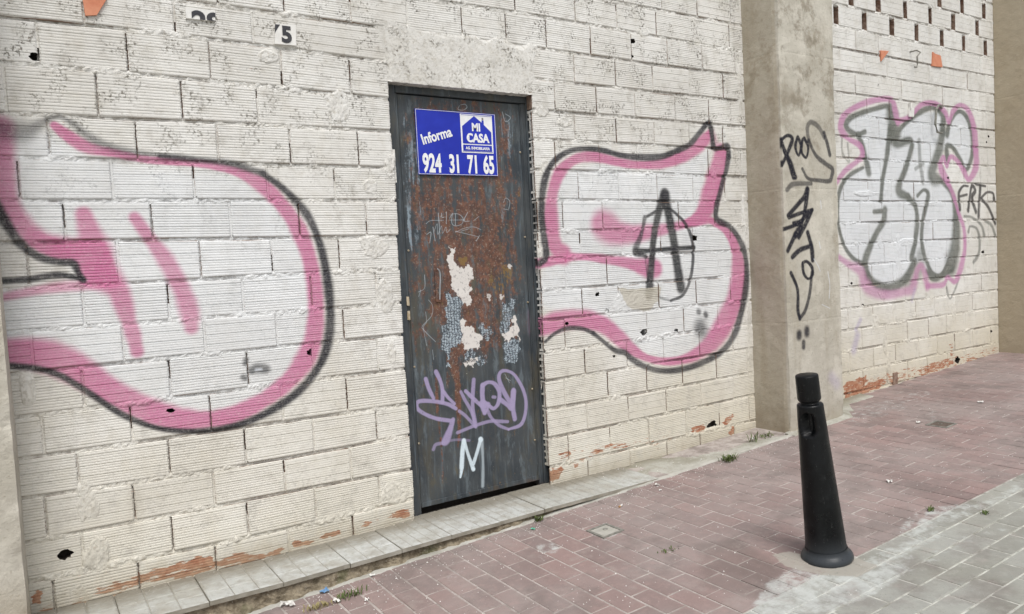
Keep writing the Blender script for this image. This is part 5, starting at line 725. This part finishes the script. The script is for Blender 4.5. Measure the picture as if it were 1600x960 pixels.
# ------------------------------------------------------------------ pavement and road
def sheet(name, x0, x1, y0, y1, dz, mat, n=1):
    return obj(name, [(x0, y0, ground_z(x0)+dz), (x1, y0, ground_z(x1)+dz), (x1, y1, ground_z(x1)+dz), (x0, y1, ground_z(x0)+dz)], [(0, 1, 2, 3)], mat, kind='structure')
gnd = sheet('ground', -60, 80, -70, 60, -.05, M_GROUTG)
YB = -1.572
pave = sheet('pavement', -3, 20, YB, .0, -.0022, M_GROUT); road = sheet('road', -12, 30, -9, YB, -.0024, M_GROUTG)
def paver_mesh(name, lx, ly, mat, seed):
    r = random.Random(seed); m = MB(); a, b = lx/2, ly/2; c = .0025
    j = lambda: r.uniform(-.0012, .0012)
    top = [(-a+c+j(), -b+c+j(), 0), (a-c+j(), -b+c+j(), 0), (a-c+j(), b-c+j(), 0), (-a+c+j(), b-c+j(), 0)]
    mid = [(-a+j(), -b+j(), -.0035), (a+j(), -b+j(), -.0035), (a+j(), b+j(), -.0035), (-a+j(), b+j(), -.0035)]
    low = [(x, y, -.04) for x, y, z in mid]
    m.v = top+mid+low; m.f = [(0, 1, 2, 3)]; m.m = [0]
    for u in (0, 4):
        for i in range(4): m.f.append((u+i, u+4+i, u+4+(i+1) % 4, u+(i+1) % 4)); m.m.append(0)
    me = bpy.data.meshes.new(name); me.from_pydata(m.v, [], m.f); me.materials.append(mat); return me
def in_view(x, y, z, mg=.12):
    v = Vector((x, y, z)) - cam.location; d = v.dot(_f)
    if d < .3: return None
    u_, w_ = v.dot(_r)/d/(18/26.79), v.dot(_u)/d/(18/26.79*.6)
    return d if abs(u_) < 1+mg and abs(w_) < 1+mg else None
SL = math.atan(.0475)
def lay(name, parent, spots, lx, ly, mat):
    protos = [paver_mesh(name, lx-.0065, ly-.0065, mat, s) for s in range(6)]
    vis = []
    for x, y in spots:
        d = in_view(x, y, ground_z(x))
        if d is not None: vis.append((d, x, y))
    vis.sort(); rest = MB(); r = random.Random(3)
    for i, (d, x, y) in enumerate(vis):
        me = protos[r.randrange(6)]; z = ground_z(x) + r.uniform(-.0008, .0012); tx, ty_ = r.uniform(-.004, .004), r.uniform(-.005, .005); rz = r.uniform(-.008, .008)
        M = Matrix.Translation((x, y, z)) @ Matrix.Rotation(-SL+ty_, 4, 'Y') @ Matrix.Rotation(tx, 4, 'X') @ Matrix.Rotation(rz, 4, 'Z')
        if i < 300:
            o = bpy.data.objects.new(name, me); COL.objects.link(o); o.parent = parent; o.matrix_local = M
        else:
            b_ = len(rest.v); rest.v += [tuple(M @ v.co) for v in me.vertices]
            for p_ in me.polygons: rest.f.append(tuple(b_+k for k in p_.vertices)); rest.m.append(0)
    if rest.v: rest.build(name, mat, parent, kind='stuff')
red = []
for i in range(-13, 66):
    x = 1.5875 + .0952*i; off = -.925 if i % 2 == 0 else -.835
    for j in range(-8, 8):
        y = off + .0925 + .187*j
        edge = -.306 if x < 4.0 else (-.30 if x < 4.62 else -.02)
        if y - .08 < YB + .004 or y + .06 > edge: continue
        if (x-2.595)**2 + (y+1.50)**2 < .012: continue
        red.append((x, y))
lay('red_paver', pave, red, .0952, .187, M_RED)
# cut pavers closing the rows against the edges
cut = MB(); r = random.Random(11)
for i in range(-13, 66):
    x = 1.5875 + .0952*i; off = -.925 if i % 2 == 0 else -.835
    edge = -.306 if x < 4.0 else (-.30 if x < 4.62 else -.02)
    ys = [off+.0925+.187*j for j in range(-8, 8)]; full = [y for y in ys if y-.08 >= YB+.004 and y+.06 <= edge]
    hi, lo = max(full)+.0935, min(full)-.0935
    for a, b in ((hi, edge+.004), (YB+.002, lo)):
        if b-a > .02 and in_view(x, (a+b)/2, ground_z(x)):
            z = r.uniform(-.002, .001); q = [(x+s*.0443, y, ground_z(x+s*.0443)+z) for y in (a+.003, b-.003) for s in (-1, 1)]
            if abs(x-2.595) < .12 and a < -1.4: continue
            n0 = len(cut.v); cut.v += q + [(p_[0], p_[1], p_[2]-.03) for p_ in q]
            for f_ in ((0, 1, 3, 2), (0, 4, 5, 1), (1, 5, 7, 3), (3, 7, 6, 2), (2, 6, 4, 0)): cut.f.append(tuple(n0+k for k in f_)); cut.m.append(0)
cut.build('cut_paver', M_RED, pave, kind='stuff')
grey = []
for j in range(0, 10):
    y = YB - .0495 - .0952*j
    for i in range(0, 38):
        x = 1.0 + .187*i + (.0935 if j % 2 else 0) + .024
        grey.append((x, y))
lay('grey_paver', road, grey, .187, .0952, M_GREY)

# ------------------------------------------------------------------ tiled step along the wall
step = thing('tiled_step', 'low step of worn grey cement tiles at the foot of the wall below the door', 'step', loc=(1.4, -.15, -.1))
def stepkid(mb, name, mat, **k): o = mb.build(name, mat, step, **k); o.data.transform(Matrix.Translation(-step.location)); return o
xs = [-.36, -.07, .225, .52, .80, 1.08, 1.315, 1.56, 1.82, 2.08, 2.34, 2.60, 2.84]
for i, (a, b) in enumerate(zip(xs[:-1], xs[1:])):
    m = MB(); za, zb_ = step_z(a), step_z(b); fy = -.303 + RND.uniform(-.006, .004); hz = RND.uniform(-.0015, .0015)
    zt = lambda x: za + (zb_-za)*(x-a)/(b-a) + hz
    n = 3 if a < 1.3 else 5; ys = [.045, -.055, -.135, -.215, fy] if a < 1.3 else [.045, -.10, fy]
    g = .0012
    m.v += []
    # body
    for (p0, p1) in (((a+g), (b-g)),):
        n0 = len(m.v)
        for yy in (fy, .045):
            for x in (p0, p1): m.v += [(x, yy, zt(x)-.0035), (x, yy, zt(x)-.021)]
        for f_ in ((0, 1, 3, 2), (4, 6, 7, 5), (0, 2, 6, 4), (1, 5, 7, 3), (0, 4, 5, 1), (2, 3, 7, 6)): m.f.append(tuple(n0+k for k in f_)); m.m.append(1)
    for ci in range(n):
        u0, u1 = a+g+(b-a-2*g)*ci/n, a+g+(b-a-2*g)*(ci+1)/n
        for y1, y0 in zip(ys[:-1], ys[1:]):
            n0 = len(m.v); e = .006; hh = RND.uniform(-.0003, .0003)
            for k, (xa, xb, ya, yb, dz) in enumerate(((u0+e, u1-e, y0+e, y1-e, 0), (u0+.0012, u1-.0012, y0+.0012 if y0 != fy else y0-.0004, y1-.0012, -.0034))):
                m.v += [(xa, ya, zt(xa)+dz+hh), (xb, ya, zt(xb)+dz+hh), (xb, yb, zt(xb)+dz+hh), (xa, yb, zt(xa)+dz+hh)]
            m.f.append((n0, n0+1, n0+2, n0+3)); m.m.append(0)
            for k in range(4): m.f.append((n0+k, n0+4+k, n0+4+(k+1) % 4, n0+(k+1) % 4)); m.m.append(0)
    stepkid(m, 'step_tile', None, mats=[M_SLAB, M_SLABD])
P = []; xg = np.arange(-.4, 2.9, .012)
for v in range(9):
    r_ = []
    for x in xg:
        t_ = v/8; top = step_z(x)-.0205; bot = ground_z(x)-.004; z = top + (bot-top)*t_
        y = -.290 - .010*t_**2 - .016*hn(x, z, 13, 2) - .009*hn(x, z, 40, 4) - .004*hn(x, z, 110, 6)
        r_.append((x, y, z))
    P.append(r_)
m = MB(); m.grid(P); m.grid([[(x, .0, step_z(x)-.024) for x in xg], [(x, -.288, step_z(x)-.0215) for x in xg]]); stepkid(m, 'rubble_base', M_SOIL)
P = []; xg = np.arange(-.4, 4.0, .014)
for k, yy in enumerate((-.285, -.292, -.297, -.303, -.312, -.318)):
    P.append([(x, yy + (.010*hn(x, 1, 9, k) + .005*hn(x, 1, 40, 3)), ground_z(x) + (.004, .007, .006, .005, .003, -.006)[k] + .0025*hn(x, yy, 30, 8)) for x in xg])
m = MB(); m.grid(P); o = m.build('cement_edge', M_CEM, pave)
# cement apron from the end of the tiles to the pier, and round the pier's foot
P = []; xg = list(np.arange(2.62, 4.02, .014))
for k in range(14):
    t_ = k/13; r_ = []
    for x in xg:
        y = .02 - .34*t_; zw = step_z(x) + .002; ze = ground_z(x) + .004
        s_ = max(0, min(1, (x-2.70)/.25 + .5*hn(x, y, 9, 1)))
        z = (zw + (ze-zw)*(t_**1.3)) + .0035*hn(x, y, 9, 2) + .002*hn(x, y, 45, 3) - (1-s_)*.03
        if t_ > .98: z -= .012
        r_.append((x, y + .012*hn(x, 3, 12, 5)*t_, z))
    P.append(r_)
m = MB(); m.grid(P); m.build('cement_apron', M_FIL, pave)
P = []; xg = list(np.arange(3.97, 5.2, .014))
for k, yo in enumerate((0, -.02, -.045, -.07, -.078)):
    r_ = []
    for x in xg:
        base = -.255 if x < 4.58 else min(-.255 + (x-4.58)*.9, .01)
        r_.append((x, base + yo*(1 if x < 4.7 else 1.6) + .008*hn(x, 2, 12, k), ground_z(x) + (.012, .006, .005, .003, -.006)[k] + .002*hn(x, yo, 40, 1)))
    P.append(r_)
m = MB(); m.grid(P); m.build('cement_apron', M_FIL, pave)
# dark dirt floor in the door opening
m = MB(); m.box((1.53, .047, -.3), (2.36, .5, -.125)); stepkid(m, 'threshold', M_CORE)
m = MB(); m.box((1.50, .14, -.2), (2.40, .16, 2.05)); dchild(m, 'backing_panel', M_VOID)

# ------------------------------------------------------------------ bollard
bz = ground_z(2.595)
bol = thing('bollard', 'black plastic bollard leaning slightly left where red and grey pavers meet', 'bollard', loc=(2.597, -1.50, bz-.002))
def lathe(prof, n=72, dent=None):
    P = []
    for r_, z in prof:
        row = []
        for k in range(n+1):
            a = 2*math.pi*k/n; rr = r_
            if dent: rr = dent(a, z, r_)
            row.append((rr*math.cos(a), rr*math.sin(a), z))
        P.append(row)
    m = MB(); m.grid(P); return m
def bollard_part(prof, name, dent=None, cap=False):
    m = lathe(prof, dent=dent); o = m.build(name, M_BOL, bol, smooth=True)
    bm = bmesh.new(); bm.from_mesh(o.data); bmesh.ops.remove_doubles(bm, verts=bm.verts[:], dist=1e-5); bm.to_mesh(o.data); bm.free(); return o
bollard_part([(.0, .0), (.094, .0), (.0975, .006), (.097, .016), (.092, .026), (.085, .033), (.080, .040), (.0785, .05)], 'base_flange')
da = math.radians(-163)
def dent(a, z, r):
    d = math.atan2(math.sin(a-da), math.cos(a-da)); zz = (z-.553)/.046; q = abs(d/.66)**2.4 + abs(zz)**2.6
    if q < 1: return r - .040*min(1, (1-q)*3.2)**.6
    return r
prof = [(.076, .048)]
for i in range(81):
    z = .05 + .57*i/80; prof.append((.0765 - (.0765-.0490)*(i/80), z))
prof += [(.0487, .6225), (.0465, .6265), (.041, .628), (.036, .629), (.034, .631), (.034, .637), (.036, .6395)]
bollard_part(prof, 'tapered_post', dent)
bollard_part([(.036, .638), (.040, .6395), (.0425, .644), (.044, .650), (.0425, .735), (.0418, .739), (.040, .741), (.0, .742)], 'cap')
bollard_part([(.0335, .630), (.0338, .6335), (.0335, .637)], 'neck_ring')
bol.rotation_euler = (math.radians(-1.0), math.radians(-5.9), 0)

# ------------------------------------------------------------------ covers set in the pavement
def cover(x, y, s, label, rot=0, lid_m=None):
    t = thing('service_cover', label, 'cover', loc=(x, y, ground_z(x)+.001)); h = s/2
    m = MB()
    for a, b in (((-h, -h), (h, -h+.012)), ((-h, h-.012), (h, h)), ((-h, -h+.012), (-h+.012, h-.012)), ((h-.012, -h+.012), (h, h-.012))): m.box((a[0], a[1], -.02), (b[0], b[1], .0035))
    m.build('cover_frame', M_IRON, t)
    m = MB(); m.box((-h+.015, -h+.015, -.02), (h-.015, h-.015, .0015)); lid = m.build('cover_lid', lid_m or M_CEM, t)
    m = MB(); tube(m, [(0.01, .01, .001), (.01, .01, .003), (.01, .01, .004)], [.012, .012, .009], 12); k = m.build('key_hole_cap', M_IRON, t)
    t.rotation_euler = (0, -SL, rot); return t
cover(2.169, -.652, .125, 'small square iron cover in red pavers nearer the door', .02)
cover(4.70, -.84, .13, 'square iron cover in red pavers right of the bollard', .02, M_RUSTI)

# ------------------------------------------------------------------ weeds and litter
def weed(x, y, h, n, label, mat, spread=.03, grp=None):
    r = random.Random(int(x*1000)); m = MB()
    for i in range(n):
        a = r.uniform(0, 2*math.pi); bx_, by_ = r.gauss(0, spread), r.gauss(0, spread*.5); L = h*r.uniform(.5, 1.1); ln = r.uniform(.2, 1.); w = r.uniform(.0018, .0035)
        p0 = Vector((bx_, by_, 0)); d = Vector((math.cos(a)*ln, math.sin(a)*ln, 1)).normalized()
        p1 = p0 + d*L*.6; p2 = p1 + (d + Vector((math.cos(a), math.sin(a), -.5))*.6).normalized()*L*.4; s = Vector((-math.sin(a), math.cos(a), 0))*w
        n0 = len(m.v); m.v += [tuple(p0-s*.6), tuple(p0+s*.6), tuple(p1+s), tuple(p1-s), tuple(p2)]; m.f += [(n0, n0+1, n0+2, n0+3), (n0+3, n0+2, n0+4)]; m.m += [0, 0]
    return tag(m.build('weed', mat, loc=(x, y, ground_z(x)+.002)), label, 'weed', grp)
weed(1.02, -.437, .030, 60, 'low strip of grass in a paver joint beside a white paper scrap', M_LEAFG, .03)
weed(.90, -.445, .026, 60, 'thin grass in a paver joint nearest the bottom edge of the photo', M_STRAW, .03)
weed(2.03, -.325, .035, 34, 'small green weed at the cement edge below the right side of the door', M_LEAFG, .012)
weed(3.33, -.365, .045, 80, 'leafy weed tuft at the edge of the cement apron before the pier', M_LEAFG, .03)
weed(3.72, -.215, .075, 16, 'thin upright weed with bare stems at the foot of the pier', M_LEAFG, .022)
weed(3.86, -.20, .03, 40, 'flat weed patch in the corner at the foot of the pier', M_LEAFG, .04)
weed(2.21, -1.02, .012, 30, 'faint grass in the paver joints below the small iron cover', M_LEAFG, .025)
weed(3.31, -1.52, .022, 26, 'small weed on the pale cement stain right of the bollard', M_LEAFG, .012)
weed(3.42, -1.70, .020, 22, 'small weed between grey pavers at the right of the photo', M_LEAFG, .012)
def scrap(x, y, s, label, mat, name='paper_scrap', dz=.0, cat='litter', asp=.7):
    r = random.Random(int(abs(x*997+y*31))); m = MB(); n = 5; P = []; ang = r.uniform(0, 3)
    for i in range(n):
        row = []
        for j in range(n):
            u, v = (j/(n-1)-.5)*s, (i/(n-1)-.5)*s*asp
            row.append((u*math.cos(ang)-v*math.sin(ang)+r.uniform(-.08, .08)*s, u*math.sin(ang)+v*math.cos(ang)+r.uniform(-.08, .08)*s, abs(r.gauss(.16, .14))*s))
        P.append(row)
    m.grid(P); return tag(m.build(name, mat, loc=(x, y, ground_z(x)+.002+dz)), label, cat)
scrap(.965, -.443, .030, 'crumpled white paper scrap on red pavers beside a strip of grass', M_PAPERL)
scrap(1.06, -.52, .022, 'small white paper scrap on red pavers, right of the grass strip', M_PAPERL)
scrap(.955, -.325, .034, 'scrap of blue wrapper lying against the cement edge', M_PLBLUE, 'wrapper_scrap')
scrap(.80, -.345, .06, 'pale torn plastic strip on the cement edge at the bottom of the photo', M_PAPERL, 'wrapper_scrap', asp=.25)
scrap(1.168, -.318, .026, 'cream paper scrap on the cement edge below the step', M_PAPERL)
scrap(2.765, -.37, .028, 'white paper scrap beside a weed near the end of the tiled step', M_PAPERL)
scrap(2.72, -.44, .018, 'tiny white scrap on red pavers near the end of the tiled step', M_PAPERL)
scrap(5.36, -.755, .035, 'white paper scrap far along the red pavement', M_PAPERL)
scrap(4.66, -.72, .035, 'white scrap beside the far iron cover', M_PAPERL)
scrap(3.55, -1.19, .03, 'white scrap on red pavers right of the bollard', M_PAPERL)
scrap(3.74, -.19, .026, 'tiny white scrap in the corner at the foot of the pier', M_PAPERL, dz=.01)
scrap(1.946, -.393, .02, 'bright green wrapper scrap near the step', M_PLGREEN, 'wrapper_scrap')
bt = thing('cigarette_butt', 'cigarette butt lying on red pavers near the small iron cover', 'cigarette butt', loc=(2.419, -.47, ground_z(2.419)+.006))
m = MB(); tube(m, [(0, 0, 0), (.020, .009, 0)], .0038, 8); m.build('paper_tube', M_PAPERL, bt); m = MB(); tube(m, [(-.012, -.0055, 0), (-.0004, -.0002, 0)], .0039, 8); m.build('filter', M_BROWN, bt)
# grit and crumbs: nobody could count it
r = random.Random(21); m = MB()
for i in range(1500):
    if i < 420: x = r.uniform(.6, 4.0); y = -.31 - abs(r.gauss(0, .10))
    elif i < 560: x = r.uniform(2.6, 4.0); y = r.uniform(-.27, -.02)
    else: x = .9 + 4.5*r.random()**1.3; y = -.31 - 1.5*r.random()**1.2
    s = r.uniform(.0009, .0028)*(1 if i % 9 else 1.6); z = ground_z(x) + (.0 if y < -.3 else (step_z(x)-ground_z(x))*(1+y/.32)+.003)
    n0 = len(m.v); m.v += [(x-s, y, z), (x+s*.8, y-s*.7, z), (x+s*.3, y+s, z), (x, y+.1*s, z+s*1.2)]; m.f += [(n0, n0+1, n0+3), (n0+1, n0+2, n0+3), (n0+2, n0, n0+3)]; m.m += [0]*3
g = m.build('grit', M_PAPERL, kind='stuff'); g['label'] = 'loose grit and crumbs scattered on pavers and cement apron'; g['category'] = 'grit'
